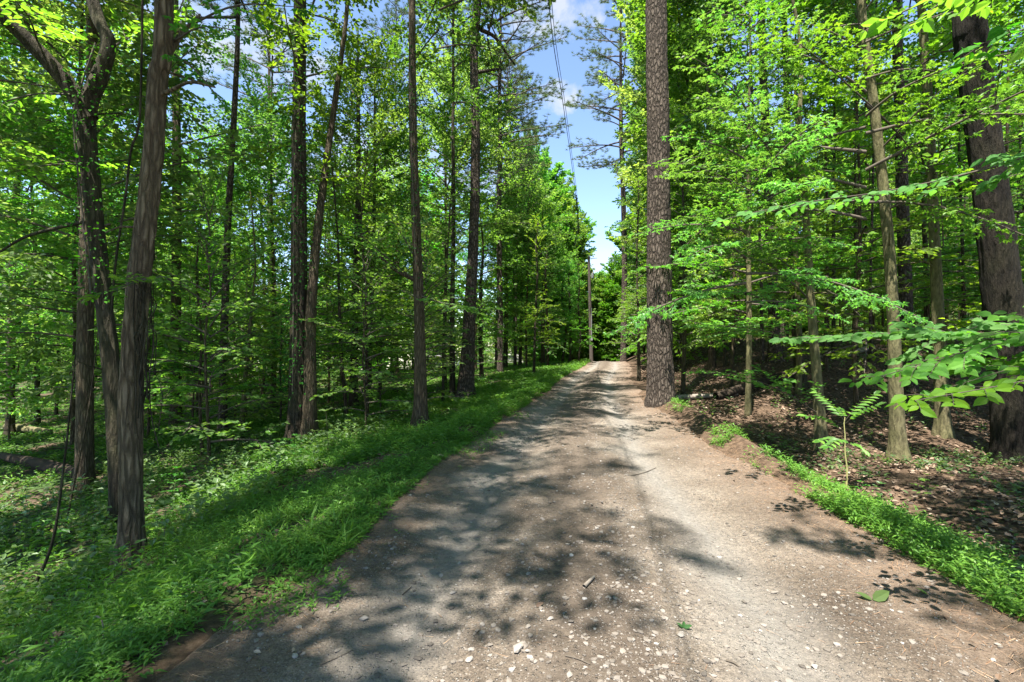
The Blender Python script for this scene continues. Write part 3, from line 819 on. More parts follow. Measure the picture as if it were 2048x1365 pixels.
# beech reaching in from beyond the right edge
bx, bd = 4.9, 3.3
bz = float(ground_z(bx, bd))
beech = thing('beech_tree', 'smooth grey beech at the right whose leafy sprays hang in front of the slope', 'tree', (bx, bd, bz - .03))
link('trunk', trunk_mesh('trunk', np.array([(0, 0, -.2), (.05, 0, 1.5), (0, .1, 3.5), (.1, .1, 6), (.1, 0, 10)]), [.13, .12, .11, .08, .04], simple_mat('beech_bark', (.2, .19, .175), .8, 0, .2, .2, 5, .2), 20, .2, .05, .4), beech)
link('crown', CR['und2'], beech, (0, 0, 3.0), .4, 1.05)
B0 = np.array([bx, bd, bz])
def spray(start, pts, leaf, dens=1.0, r0=.012, tpl='big', spread=.4, spacing=.5, tilt=.4):
    mb = MB()
    pl = np.array([np.array(start) - [0, 0, 0]] + [at(*p) - B0 for p in pts])
    grow_branch(mb, pl, leaf, tpl, r0, True, dens, spread, 0, 0, 1, spacing, .25, tilt, flat=.06, nb=(-.25, -.75), droop=.4)
    link('branch', mb.mesh('spray', [M['beech'], M['twig']]), beech)
spray((0, 0, 1.75), [(2180, 672, 3.3), (1990, 672, 3.5), (1800, 660, 3.7), (1575, 672, 3.9)], .078, 2.0, .012, spread=.32)
spray((0, 0, 1.7), [(2250, 660, 2.9), (2048, 668, 2.95), (1900, 705, 3.0), (1745, 748, 3.1)], .078, 2.0, .011, spread=.32)
spray((0, 0, 1.55), [(2300, 715, 2.5), (2048, 752, 2.5), (1940, 772, 2.5), (1830, 790, 2.55)], .078, 1.9, .009, spread=.26)
spray((0, 0, 1.6), [(2300, 690, 2.7), (2120, 640, 2.8), (1980, 660, 2.9)], .088, 1.2, .009, spread=.35)
spray((0, 0, 1.7), [(2300, 650, 3.0), (2120, 690, 3.1), (1960, 720, 3.2), (1850, 735, 3.3)], .085, 1.6, .009, spread=.36)
spray((0, 0, 1.8), [(2280, 640, 3.4), (2100, 640, 3.5), (1930, 650, 3.7), (1820, 700, 3.8)], .085, 1.6, .009, spread=.36)
spray((0, 0, 1.5), [(2300, 730, 2.8), (2120, 720, 2.9), (1990, 735, 2.9), (1900, 765, 3.0)], .085, 1.6, .009, spread=.36)
spray((0, 0, 3.2), [(2250, 230, 3.7), (2048, 310, 4.0), (1800, 372, 4.3), (1600, 400, 4.5), (1450, 432, 4.6)], .09, 1.1, .014, spread=.2)
spray((0, 0, 3.6), [(2250, 0, 3.2), (2080, 40, 3.2), (1960, 80, 3.3)], .1, 1.0, .012, spread=.4)

# ------------------------------------------------------------------ the ground
def axis(lo, hi, a, b, step, grow=1.07):
    m = list(np.arange(a, b, step)); s = step; x = m[-1]
    while x < hi: s *= grow; x += s; m.append(x)
    s = step; x = a
    while x > lo: s *= grow; x -= s; m.insert(0, x)
    return np.array(m)


gx = axis(-220, 220, -7, 9, .09); gd = axis(-40, 300, .6, 15, .09, 1.05)
GX, GD = np.meshgrid(gx, gd)
GZ = ground_raw(GX, GD) - .14 * ss(0.02, .25, inside(GX, GD)) + .012 * fbm(GX * 5, GD * 5, 77) 
nx = len(gx); i = np.arange(len(gd) - 1)[:, None]; j = np.arange(nx - 1)[None]
gf = np.stack([i * nx + j, i * nx + j + 1, (i + 1) * nx + j + 1, (i + 1) * nx + j], -1).reshape(-1, 4)
side = ss(-1, 1, GX - (Ledge(GD) + Redge(GD)) / 2)
side = np.maximum(side, np.exp(-(np.maximum(Ledge(GD) - GX, 0) / (.28 + .2 * fbm(GX * 1.5, GD * 1.5, 99))) ** 2))
mb = MB(); mb.add(np.stack([GX, GD, GZ], -1).reshape(-1, 3), gf, 0, side.ravel(), True)
m, nt, out = mat('forest_floor')
tc = N(nt, 'ShaderNodeTexCoord'); a = N(nt, 'ShaderNodeAttribute', attribute_name='lv')
n1 = N(nt, 'ShaderNodeTexNoise', Scale=.9, Detail=5.0); n2 = N(nt, 'ShaderNodeTexNoise', Scale=14.0, Detail=6.0, Roughness=.7); vo = N(nt, 'ShaderNodeTexVoronoi', Scale=22.0)
for n_ in (n1, n2, vo): nt.links.new(tc.outputs['Object'], n_.inputs['Vector'])
rl = ramp(nt, [(.25, (.035, .026, .018)), (.5, (.07, .05, .033)), (.75, (.13, .09, .06))]); nt.links.new(n2.outputs['Fac'], rl.inputs[0])
gl = ramp(nt, [(.3, (.018, .03, .01)), (.55, (.035, .065, .016)), (.8, (.06, .1, .025))]); nt.links.new(n2.outputs['Fac'], gl.inputs[0])
gm = ramp(nt, [(.42, (0, 0, 0)), (.56, (1, 1, 1))]); nt.links.new(n1.outputs['Fac'], gm.inputs[0])
leftc = mixc(nt, gm.outputs[0], rl.outputs[0], gl.outputs[0])
rr_ = ramp(nt, [(.25, (.03, .021, .014)), (.5, (.085, .058, .039)), (.8, (.19, .137, .098))]); nt.links.new(n2.outputs['Fac'], rr_.inputs[0])
vc = mixc(nt, .5, rr_.outputs[0], mixc(nt, vo.outputs['Color'], (.3, .28, .26), (1.3, 1.2, 1.1)), 'MULTIPLY')
col = mixc(nt, a.outputs['Fac'], leftc, vc)
p = N(nt, 'ShaderNodeBsdfPrincipled', Roughness=.95); p.inputs['Specular IOR Level'].default_value = .15
nt.links.new(col, p.inputs['Base Color'])
b = N(nt, 'ShaderNodeBump', Strength=.7, Distance=.05); nt.links.new(n2.outputs['Fac'], b.inputs['Height']); nt.links.new(b.outputs[0], p.inputs['Normal'])
nt.links.new(p.outputs[0], out.inputs[0])
tag(link('ground', mb.mesh('ground', [m])), kind='structure')

# ------------------------------------------------------------------ the gravel road
rd = axis(-40, 75, 1.0, 9, .026, 1.018); ru = np.linspace(-.09, 1.09, 170)
RU, RD = np.meshgrid(ru, rd)
RX = Ledge(RD) + RU * (Redge(RD) - Ledge(RD))


def road_z(x, d):
    l = Ledge(d); w = Redge(d) - l; u = (x - l) / w
    z = .03 * np.exp(-((u - .5) / .16) ** 2) - .04 * np.exp(-((u - .24) / .09) ** 2) - .04 * np.exp(-((u - .7) / .09) ** 2)
    z = z + .026 * fbm(x / .55, d / .8, 41) + .012 * fbm(x * 7, d * 7, 43, 4)
    tr = np.exp(-((u - .43) / .05) ** 2) + np.exp(-((u - .51) / .035) ** 2)
    z = z - tr * (.012 + .007 * np.sign(np.sin(d * 2 * np.pi / .11 + np.sin(u * 140)))) * ss(3.2, 4.5, d) * (1 - ss(13, 18, d))
    e = np.minimum(u, 1 - u) * w
    z = z + .03 * ss(.5, .1, e) * (.5 + fbm(x * 2, d * 2, 45))
    return z + crest(d) - .18 * ss(.03, -.3, e)


RZ = road_z(RX, RD)
nx = len(ru); i = np.arange(len(rd) - 1)[:, None]; j = np.arange(nx - 1)[None]
rf = np.stack([i * nx + j, i * nx + j + 1, (i + 1) * nx + j + 1, (i + 1) * nx + j], -1).reshape(-1, 4)
mb = MB(); mb.add(np.stack([RX, RD, RZ], -1).reshape(-1, 3), rf, 0, RU.ravel(), True)
m, nt, out = mat('gravel_road')
tc = N(nt, 'ShaderNodeTexCoord'); a = N(nt, 'ShaderNodeAttribute', attribute_name='lv')
n1 = N(nt, 'ShaderNodeTexNoise', Scale=1.3, Detail=6.0); n2 = N(nt, 'ShaderNodeTexNoise', Scale=26.0, Detail=6.0, Roughness=.75)
vo = N(nt, 'ShaderNodeTexVoronoi', Scale=62.0); vo2 = N(nt, 'ShaderNodeTexVoronoi', Scale=150.0)
for n_ in (n1, n2, vo, vo2): nt.links.new(tc.outputs['Object'], n_.inputs['Vector'])
br = ramp(nt, [(.3, (.095, .074, .056)), (.5, (.17, .14, .111)), (.72, (.26, .226, .188))]); nt.links.new(n1.outputs['Fac'], br.inputs[0])
fr = ramp(nt, [(.25, (.36, .34, .32)), (.5, (.95, .95, .95)), (.75, (1.5, 1.47, 1.43))]); nt.links.new(n2.outputs['Fac'], fr.inputs[0])
col = mixc(nt, .8, br.outputs[0], fr.outputs[0], 'MULTIPLY')
sp = N(nt, 'ShaderNodeSeparateColor'); nt.links.new(vo.outputs['Color'], sp.inputs[0])
st = ramp(nt, [(.72, (0, 0, 0)), (.76, (1, 1, 1))]); nt.links.new(sp.outputs[0], st.inputs[0])
near = ramp(nt, [(.25, (1, 1, 1)), (.45, (0, 0, 0))]); nt.links.new(vo.outputs['Distance'], near.inputs[0])
sf = math_(nt, 'MULTIPLY', st.outputs[0], near.outputs[0])
sc_ = ramp(nt, [(0, (.2, .18, .16)), (1, (.5, .47, .43))]); nt.links.new(sp.outputs[1], sc_.inputs[0])
col = mixc(nt, math_(nt, 'MULTIPLY', sf, .7), col, sc_.outputs[0])
sp2 = N(nt, 'ShaderNodeSeparateColor'); nt.links.new(vo2.outputs['Color'], sp2.inputs[0])
col = mixc(nt, .75, col, mixc(nt, sp2.outputs[0], (.45, .44, .43), (1.4, 1.37, 1.33)), 'MULTIPLY')
tk = ramp(nt, [(.12, (0, 0, 0)), (.22, (1, 1, 1)), (.3, (0, 0, 0)), (.58, (0, 0, 0)), (.68, (1, 1, 1)), (.76, (0, 0, 0))])
w0 = math_(nt, 'ADD', a.outputs['Fac'], math_(nt, 'MULTIPLY', math_(nt, 'SUBTRACT', n1.outputs['Fac'], .5), .12)); nt.links.new(w0, tk.inputs[0])
col = mixc(nt, math_(nt, 'MULTIPLY', tk.outputs[0], .65), col, mixc(nt, n2.outputs['Fac'], (.15, .14, .125), (.31, .293, .265)))
# darker packed strip down the middle and earthy edges
wob = math_(nt, 'ADD', a.outputs['Fac'], math_(nt, 'MULTIPLY', math_(nt, 'SUBTRACT', n1.outputs['Fac'], .5), .16))
mid = ramp(nt, [(.34, (0, 0, 0)), (.42, (1, 1, 1)), (.5, (1, 1, 1)), (.56, (0, 0, 0))]); nt.links.new(wob, mid.inputs[0])
col = mixc(nt, math_(nt, 'MULTIPLY', mid.outputs[0], .8), col, mixc(nt, n2.outputs['Fac'], (.05, .037, .027), (.15, .118, .09)))
ed = ramp(nt, [(.02, (1, 1, 1)), (.14, (0, 0, 0)), (.78, (0, 0, 0)), (.97, (1, 1, 1))]); nt.links.new(wob, ed.inputs[0])
col = mixc(nt, math_(nt, 'MULTIPLY', ed.outputs[0], .75), col, mixc(nt, n2.outputs['Fac'], (.07, .045, .03), (.24, .165, .115)))
p = N(nt, 'ShaderNodeBsdfPrincipled', Roughness=.95); p.inputs['Specular IOR Level'].default_value = .2
nt.links.new(col, p.inputs['Base Color'])
h = math_(nt, 'ADD', n2.outputs['Fac'], math_(nt, 'MULTIPLY', sf, .6))
b = N(nt, 'ShaderNodeBump', Strength=1.0, Distance=.035); nt.links.new(h, b.inputs['Height']); nt.links.new(b.outputs[0], p.inputs['Normal'])
nt.links.new(p.outputs[0], out.inputs[0])
tag(link('gravel_road', mb.mesh('gravel_road', [m])), kind='structure')


def surf_z(x, d):
    return np.where(inside(x, d) > 0, np.maximum(road_z(x, d), ground_raw(x, d) - .07), ground_raw(x, d))


# ------------------------------------------------------------------ stones
def ico(sub):
    import bmesh
    bm = bmesh.new(); bmesh.ops.create_icosphere(bm, subdivisions=sub, radius=1)
    v = np.array([q.co[:] for q in bm.verts]); f = np.array([[q.index for q in fc.verts] for fc in bm.faces]); bm.free()
    return v, f


def rock_tpl(sub, seed):
    v, f = ico(sub); r = np.random.default_rng(seed)
    for k in range(9):
        nrm = r.normal(0, 1, 3); nrm /= np.linalg.norm(nrm); dd = r.uniform(.45, .8)
        t = v @ nrm - dd; v = v - np.maximum(t, 0)[:, None] * nrm * .92
    return v * np.array([1, r.uniform(.6, .95), r.uniform(.45, .7)]) + .03 * r.normal(0, 1, v.shape), f


STONES = [(.0, (.075, .065, .055)), (.35, (.135, .115, .095)), (.7, (.2, .176, .152)), (1, (.31, .29, .265))]
M['stone'] = lv_mat('road_stone', STONES, .85, .25)
rt = [rock_tpl(1, k) for k in range(8)]; rt2 = [rock_tpl(2, 20 + k) for k in range(5)]


def put_rocks(mb, x, d, s, tpls, sink=.25, lv=None):
    n = len(x); z = surf_z(x, d); kk = rng.integers(len(tpls), size=n); a = rng.random(n) * 6.28
    lv = np.clip(rng.normal(.5, .2, n), 0, 1) if lv is None else lv
    for k, (v, f) in enumerate(tpls):
        q = np.nonzero(kk == k)[0]
        if not len(q): continue
        c, s_ = np.cos(a[q])[:, None], np.sin(a[q])[:, None]
        X = np.stack([v[None, :, 0] * c - v[None, :, 1] * s_, v[None, :, 0] * s_ + v[None, :, 1] * c, np.repeat(v[None, :, 2], len(q), 0)], -1) * s[q][:, None, None]
        X = X + np.stack([x[q], d[q], z[q] + s[q] * (.5 - sink) * .6], -1)[:, None]
        mb.add(X.reshape(-1, 3), (np.arange(len(q))[:, None, None] * len(v) + f[None]).reshape(-1, 3), 0, np.repeat(lv[q], len(v)))


def road_pts(n, d0, d1, pw=1.0):
    d = d0 + (d1 - d0) * rng.random(n) ** pw; u = rng.random(n)
    return Ledge(d) + u * (Redge(d) - Ledge(d)), d, u


mb = MB()
x, d, u = road_pts(52000, 1.6, 12, 1.6)
keep = rng.random(len(x)) < np.clip(.1 + .5 * np.exp(-((u - .5) / .2) ** 2 - ((d - 2.2) / 1.0) ** 2) + .75 * np.exp(-((u - .55) / .13) ** 2) * ss(6, 2.2, d) + .25 * np.exp(-((u - .3) / .15) ** 2) + .45 * (fbm(x * 1.2, d * 1.2, 61) > .12), 0, 1)
x, d = x[keep], d[keep]
s = .0026 * np.exp(rng.exponential(.6, len(x))); s = np.minimum(s, .024)
put_rocks(mb, x, d, s, rt, .42, np.clip(rng.normal(.42, .22, len(x)), 0, 1))
x, d, u = road_pts(60000, 1.6, 13, 1.35)
keep = rng.random(len(x)) < .95 * np.exp(-((u - .52 - .05 * fbm(d * .6, d * 0, 67)) / .055) ** 2) * (.35 + .65 * (fbm(x * 1.1, d * .8, 69) > -.1)) + .25 * np.exp(-((u - .06) / .05) ** 2) + .25 * np.exp(-((u - .93) / .05) ** 2)
x, d = x[keep], d[keep]
put_rocks(mb, x, d, np.minimum(.0035 * np.exp(rng.exponential(.5, len(x))), .02), rt, .35, np.clip(rng.normal(.4, .22, len(x)), 0, 1))
x, d, u = road_pts(520, 1.7, 10, 1.4)
keep = rng.random(len(x)) < .08 + .85 * np.exp(-((u - .5) / .2) ** 2)
put_rocks(mb, x[keep], d[keep], np.minimum(.009 * np.exp(rng.exponential(.45, keep.sum())), .03), rt2, .6, np.clip(rng.normal(.4, .22, keep.sum()), 0, 1))
tag(link('road_gravel', mb.mesh('road_gravel', [M['stone']])), 'loose pale gravel and pebbles scattered over the road', 'gravel', None, 'stuff')

BIG = [((1035, 1310), 26, 'pale lump of stone, biggest near the bottom of the road'), ((1100, 1252), 14, 'pale egg shaped stone beside the brown fallen leaf'), ((938, 1322), 18, 'whitish angular stone in the lower road centre'), ((727, 1240), 18, 'round pale stone in the left wheel track'),
       ((1362, 1282), 18, 'pale stone next to the tiny green sprout'), ((1548, 1180), 12, 'grey cracked stone alone on the bright patch right of centre'), ((1085, 1040), 12, 'flat stone half sunk in the middle of the road'), ((880, 915), 15, 'dark stone on the left edge of the road by the grass'), ((868, 908), 12, 'smaller dark stone behind the one at the grass edge'),
       ((675, 1300), 13, 'dull stone low on the left side of the road'), ((1630, 1330), 14, 'pale stone low on the right side of the road'), ((1056, 1318), 13, 'chipped stone right against the biggest pale lump'), ((905, 1178), 12, 'flat pale stone above the left wheel track stick'), ((1260, 1080), 11, 'small grey stone beside the wire shadow')]
for k, ((px, py), w, lb) in enumerate(BIG):
    q = ray(px, py); mb = MB()
    s_ = w / F * q[1] / 1.7
    v, f = rt2[k % 5]; mb.add(v * s_, f, 0, .25 if 'dark' in lb else .75 if ('pale' in lb or 'whit' in lb) else .5)
    o = tag(link('stone', mb.mesh('stone', [M['stone']]), None, (q[0], q[1], float(road_z(q[0], q[1])) + s_ * .25), rng.random() * 6), lb, 'stone')

# ------------------------------------------------------------------ grass, herbs, litter
def plants(mb, x, d, h, nl, leaf, lean=.25, tpl='lance', width=1.0, mat_=0, lvo=0, up=.35):
    n = len(x); z = surf_z(x, d) - .01
    idx = np.repeat(np.arange(n), nl); tot = len(idx); k = np.tile(np.arange(nl), n)
    la = rng.random(n) * 6.28; ll = rng.random(n) * lean
    t = (k + .3 + .5 * rng.random(tot)) / nl
    hh = h[idx] * t
    O = np.stack([x[idx] + np.cos(la[idx]) * ll[idx] * hh, d[idx] + np.sin(la[idx]) * ll[idx] * hh, z[idx] + hh], 1)
    az = k * 2.4 + la[idx] + rng.normal(0, .4, tot)
    D = np.stack([np.cos(az), np.sin(az), up + rng.normal(0, .3, tot)], 1)
    Nn = np.stack([rng.normal(0, .3, tot) - .3 * np.cos(az), rng.normal(0, .3, tot) - .3 * np.sin(az), np.ones(tot)], 1)
    lv = np.clip(rng.normal(.5 + lvo, .18, tot) + .5 * fbm(x[idx] * .8, d[idx] * .8, 5), 0, 1)
    leaves(mb, O, D, Nn, leaf * rng.uniform(.6, 1.3, tot), tpl, mat_, lv, width)


def verge(n, d0, d1, e0, e1, sidel, pw=1.6, epw=1.0, thr=-.25, seed=51, dens=None):
    d = d0 + (d1 - d0) * rng.random(n) ** pw; e = e0 + (e1 - e0) * rng.random(n) ** epw
    x = Ledge(d) - e if sidel else Redge(d) + e
    k = fbm(x * 1.4, d * 1.4, seed) > thr + rng.normal(0, .12, n)
    return x[k], d[k], e[k]


mb = MB()
x, d, e = verge(30000, 1.3, 9, -.12, 3.6, True, 1.35, 1.25, -.04)
plants(mb, x, d, rng.uniform(.04, .15, len(x)) * (.4 + .6 * ss(-.1, .6, e)), 6, .052, width=1.15)
x, d, e = verge(17000, 7, 18, -.1, 4.5, True, 1.3, 1.2, -.15)
plants(mb, x, d, rng.uniform(.05, .18, len(x)), 5, .075, width=1.3)
x, d, e = verge(34000, 12, 46, 0, 26, True, 1.3, 1.5, -.1)
plants(mb, x, d, rng.uniform(.06, .2, len(x)), 4, .13, width=1.5)
x, d, e = verge(9000, 4, 16, 3, 12, True, 1.2, 1, -.1, 53)
plants(mb, x, d, rng.uniform(.06, .25, len(x)), 5, .085, width=1.5)
x, d, e = verge(2600, 1.5, 11, -.5, .05, True, 1.2, .6, .12, 75)
plants(mb, x, d, rng.uniform(.02, .07, len(x)), 5, .045, width=1.2)
x, d, e = verge(420, 1.5, 12, -.1, 3.5, True, 1.3, 1.1, .0, 71)
plants(mb, x, d, rng.uniform(.02, .05, len(x)), 5, .2, width=.3, up=1.1)
x, d, e = verge(2500, 1.4, 9, .1, 3.6, True, 1.3, 1.0, .1, 73)
plants(mb, x, d, rng.uniform(.12, .32, len(x)), 7, .07, width=1.3, lean=.5)
tag(link('grass', mb.mesh('left_grass', [M['grass']])), 'bright soft grass and stiltgrass covering the bank left of the road', 'grass', None, 'stuff')

mb = MB()
x, d, e = verge(8200, 1.7, 7, -.05, 1.6, False, 1.2, 1.25, .0, 57)
plants(mb, x, d, rng.uniform(.05, .16, len(x)), 6, .055, width=1.15, lvo=.12)
x, d, e = verge(900, 6.5, 12.5, .05, .6, False, 1, 1, .1, 57)
plants(mb, x, d, rng.uniform(.05, .14, len(x)), 6, .07, lvo=.12)
x, d, e = verge(4200, 1.5, 4.6, -.05, 1.15, False, 1, 1.1, -.35, 58)
plants(mb, x, d, rng.uniform(.05, .17, len(x)), 6, .055, width=1.15, lvo=.1)
tag(link('grass', mb.mesh('right_grass', [M['grass']])), 'narrow strip of bright grass along the right edge of the road', 'grass', None, 'stuff')

mb = MB()
x, d, e = verge(2600, 2.5, 9, 1.0, 7, False, 1, 1, .1, 59)
plants(mb, x, d, rng.uniform(.05, .2, len(x)), 5, .06, tpl='ovate', lvo=-.2)
x, d, e = verge(3500, 9, 32, .8, 16, False, 1.2, 1, .15, 59)
plants(mb, x, d, rng.uniform(.1, .4, len(x)), 5, .09, tpl='kite')
x, d, e = verge(4000, 2.2, 12, 2.2, 9, True, 1.2, 1, .1, 63)
plants(mb, x, d, rng.uniform(.1, .4, len(x)), 6, .085, tpl='ovate', lvo=-.05)
tag(link('ground_cover', mb.mesh('ground_cover', [M['herb']])), 'low broad leaved herbs growing thinly under the trees', 'ground cover', None, 'stuff')

M['litter'] = lv_mat('dry_leaf', [(0, (.035, .023, .015)), (.4, (.095, .06, .038)), (.75, (.19, .13, .088)), (1, (.36, .28, .215))], .7, .3)
M['straw'] = lv_mat('pine_straw', [(0, (.09, .045, .022)), (.5, (.24, .13, .07)), (1, (.42, .28, .17))], .7, .3)


def litter(mb, x, d, size, up=.35, tpl='ovate'):
    n = len(x); z = surf_z(x, d) + rng.random(n) * .025 + .004
    a = rng.random(n) * 6.28
    D = np.stack([np.cos(a), np.sin(a), rng.normal(0, up, n)], 1); Nn = np.stack([rng.normal(0, up, n), rng.normal(0, up, n), np.ones(n)], 1)
    leaves(mb, np.stack([x, d, z], 1), D, Nn, size * rng.uniform(.6, 1.3, n), tpl, 0, np.clip(rng.normal(.5, .22, n), 0, 1))


mb = MB()
d = 2.5 + 26 * rng.random(52000) ** 1.3; e = .5 + 15 * rng.random(52000) ** 1.2; x = Redge(d) + e
litter(mb, x, d, .075)
d = 2 + 18 * rng.random(9000) ** 1.3; e = .2 + 9 * rng.random(9000); x = Ledge(d) - e
k = fbm(x * 1.4, d * 1.4, 51) < .08; litter(mb, x[k], d[k], .06)
x, d, u = road_pts(500, 1.8, 14, 1.2); k = np.abs(u - .5) > .36; litter(mb, x[k], d[k], .035)
tag(link('leaf_litter', mb.mesh('leaf_litter', [M['litter']])), 'brown dead leaves carpeting the forest floor', 'leaf litter', None, 'stuff')

mb = MB()
n = 9000; d = 1.6 + 12 * rng.random(n) ** 1.4; e = rng.normal(.0, .28, n); x = Redge(d) + e
x2, d2, u2 = road_pts(3200, 1.6, 9, 1.5); k = rng.random(len(x2)) < .25 + .75 * (np.abs(u2 - .5) > .3)
d3 = 1.6 + 9 * rng.random(2200) ** 1.4; x3 = Ledge(d3) + np.abs(rng.normal(0, .25, 2200))
x = np.concatenate([x, x2[k], x3]); d = np.concatenate([d, d2[k], d3]); n = len(x)
a = rng.random(n) * 6.28; L_ = rng.uniform(.03, .1, n)
O = np.stack([x, d, surf_z(x, d) + .006 + .02 * rng.random(n) * (inside(x, d) < .3)], 1)
leaves(mb, O, np.stack([np.cos(a), np.sin(a), rng.normal(.02, .12, n)], 1), np.stack([rng.normal(0, .3, n), rng.normal(0, .3, n), np.ones(n)], 1), L_, 'needle', 0, rng.random(n), .022)
tag(link('pine_straw', mb.mesh('pine_straw', [M['straw']])), 'rusty pine needles strewn on the road and its edges', 'pine straw', None, 'stuff')

# ------------------------------------------------------------------ seedlings
SD = []
for k in range(4):
    mb = MB(); h_ = .28 + .1 * k
    P = wander(h_, 5, .012); tube(mb, P, np.linspace(.004, .002, 5), 4, 1, cap=False)
    segs = []
    for q in range(4 + k):
        z_ = h_ * (.35 + .6 * q / (4 + k)); a_ = q * 2.4
        segs.append([P[3][0] * z_ / h_, P[3][1] * z_ / h_, z_, math.cos(a_), math.sin(a_), .15, .12 + .03 * k])
    leaves_on(mb, segs, .075, 'ovate', 0, .55, .3)
    leaves(mb, np.repeat(P[-1:], 4, 0), np.array([(1, .2, .4), (-.8, .6, .4), (0, -1, .4), (.2, .9, .5)]), np.tile([0, 0, 1.], (4, 1)) + rng.normal(0, .2, (4, 3)), .08, 'ovate', 0)
    SD.append(mb.mesh('seedling_plant', [M['herb'], M['twig']]))
for px, py in [(285, 1040), (300, 1005), (350, 1010), (360, 985), (195, 1135), (390, 960), (330, 1130), (120, 1120), (60, 1060), (250, 1180), (440, 940), (700, 870), (760, 862), (655, 905), (820, 830), (1000, 790), (1045, 775), (540, 960), (590, 930), (30, 1190), (160, 1060), (210, 1070)]:
    q = ray(px, py)
    tag(link('seedling', SD[int(rng.integers(4))], None, q - [0, 0, .01], rng.random() * 6.28, rng.uniform(.8, 1.3)), 'small leafy seedling rising above the grass of the left bank', 'seedling', 'seedlings on the left bank')
for px, py in [(1500, 880), (1545, 890), (1580, 935), (1765, 1005), (1850, 1010), (1720, 1000), (1960, 1050), (1430, 800), (1380, 760), (1395, 800), (1470, 790)]:
    q = ray(px, py)
    tag(link('seedling', SD[int(rng.integers(4))], None, q - [0, 0, .01], rng.random() * 6.28, rng.uniform(.45, .8)), 'small leafy seedling beside the ditch right of the road', 'seedling', 'seedlings by the right ditch')

# the fern leaved seedling
q = ray(1692, 985)
T0 = q; ad = q[1]
fern = thing('sumac_seedling', 'slender seedling with fern like pinnate leaves at the right road edge', 'seedling', q)
mb = MB(); st = np.array([at(px, py, ad) - q for px, py in [(1692, 990), (1694, 940), (1690, 905), (1690, 870), (1688, 848), (1690, 835)]])
tube(mb, catmull(st, 14), np.linspace(.012, .005, 14), 8, 0); link('stem', mb.mesh('stem', [simple_mat('green_stem', (.32, .3, .12), .6)]), fern)


def frond(pts, n=8, ll=.115):
    mb = MB(); P = catmull(np.array([at(px, py, ad + dd) - q for px, py, dd in pts]), 12)
    tube(mb, P, np.linspace(.0022, .001, 12), 4, 1, cap=False)
    O = []; D = []
    for k in range(n):
        s = .22 + .76 * k / (n - 1); i = min(int(s * 11), 10); p = P[i] + (P[i + 1] - P[i]) * (s * 11 - i)
        d_ = P[i + 1] - P[i]; d_ = d_ / np.linalg.norm(d_)
        for sg in (1, -1):
            v = rotz(d_, sg * R(62)); v[2] = v[2] * .5 - .22; O.append(p); D.append(v)
    O.append(P[-1]); D.append(P[-1] - P[-2])
    O = np.array(O); D = np.array(D)
    leaves(mb, O, D, np.tile([0, -.6, 1.], (len(O), 1)) + rng.normal(0, .12, (len(O), 3)), ll * rng.uniform(.85, 1.1, len(O)), 'ovate', 0, None, .85)
    link('frond', mb.mesh('frond', [M['grass'], M['twig']]), fern)


frond([(1690, 845, 0), (1665, 812, -.05), (1634, 786, -.1)])
frond([(1690, 842, 0), (1715, 812, .04), (1748, 790, .06)])
frond([(1690, 848, 0), (1718, 826, -.1), (1752, 812, -.2)])
frond([(1690, 868, 0), (1655, 838, .02), (1612, 832, .05)], 7)
frond([(1690, 888, 0), (1668, 876, -.1), (1640, 882, -.2)], 6)
frond([(1690, 884, 0), (1675, 880, -.25), (1655, 893, -.4)], 7, .1)
frond([(1692, 890, 0), (1712, 888, -.06), (1730, 902, -.1)], 6, .1)
frond([(1690, 836, 0), (1684, 826, .1), (1680, 818, .2)], 5, .07)

# ------------------------------------------------------------------ bare stems, logs, sticks
def stick(name, label, cat, pts, r0, r1, m_, sides=7, group=None, rough=.15, twigs=0):
    P = np.array(pts, float); b = P[0].copy(); mb = MB(); Q = catmull(P - b, 16)
    tube(mb, Q, np.linspace(r0, r1, 16), sides, 0, rough, 4)
    c = np.vstack([Q[0] + (Q[0] - Q[1]) * .02]); 
    for k in range(twigs):
        i = int(rng.integers(4, 15)); v = rng.normal(0, 1, 3); v[2] = abs(v[2]) * .5; v *= rng.uniform(.1, .3)
        tube(mb, np.array([Q[i], Q[i] + v * .5, Q[i] + v]), [r1 * 1.2, r1, r1 * .5], 4, 0)
    # butt end
    th = np.arange(sides) / sides * 2 * np.pi
    return tag(link(name, mb.mesh(name, [m_]), None, b), label, cat, group)


q = ray(62, 1190); dd = q[1]
stick('bare_sapling', 'thin bare dark stem leaning right in front of the gully', 'sapling', [q, at(105, 1085, dd), at(128, 930, dd), at(140, 820, dd), at(152, 700, dd)], .016, .005, M['darkbark'], twigs=5)
q = ray(130, 1060); dd = q[1]
stick('bare_sapling', 'crooked thin stem crossing in front of the grey trunk', 'sapling', [q, at(150, 960, dd), at(172, 850, dd), at(188, 740, dd), at(198, 640, dd)], .014, .004, M['bark'], twigs=4)
q = ray(208, 1305); dd = q[1]
stick('dead_stick', 'short upright dead stick bent at its tip in the left grass', 'stick', [q, at(207, 1265, dd), at(203, 1240, dd), at(192, 1232, dd)], .005, .003, M['deadwood'])
q = ray(105, 1203)
stick('dead_stick', 'pale stick lying flat in the grass at lower left', 'stick', [q + [0, 0, .12], at(135, 1200, q[1]) + [0, 0, 0], at(166, 1198, q[1])], .005, .003, M['deadwood'])
l0 = ray(5, 925, 40); l1 = ray(150, 962)
stick('fallen_log', 'dark fallen log sloping down to the grey trunk at left', 'log', [l0 + [0, 0, .16], (l0 + l1) / 2 + [0, .1, .12], l1 + [.2, .15, .02]], .1, .15, M['rot'], 16)
l0 = ray(15, 862, 60); l1 = ray(100, 872, 60)
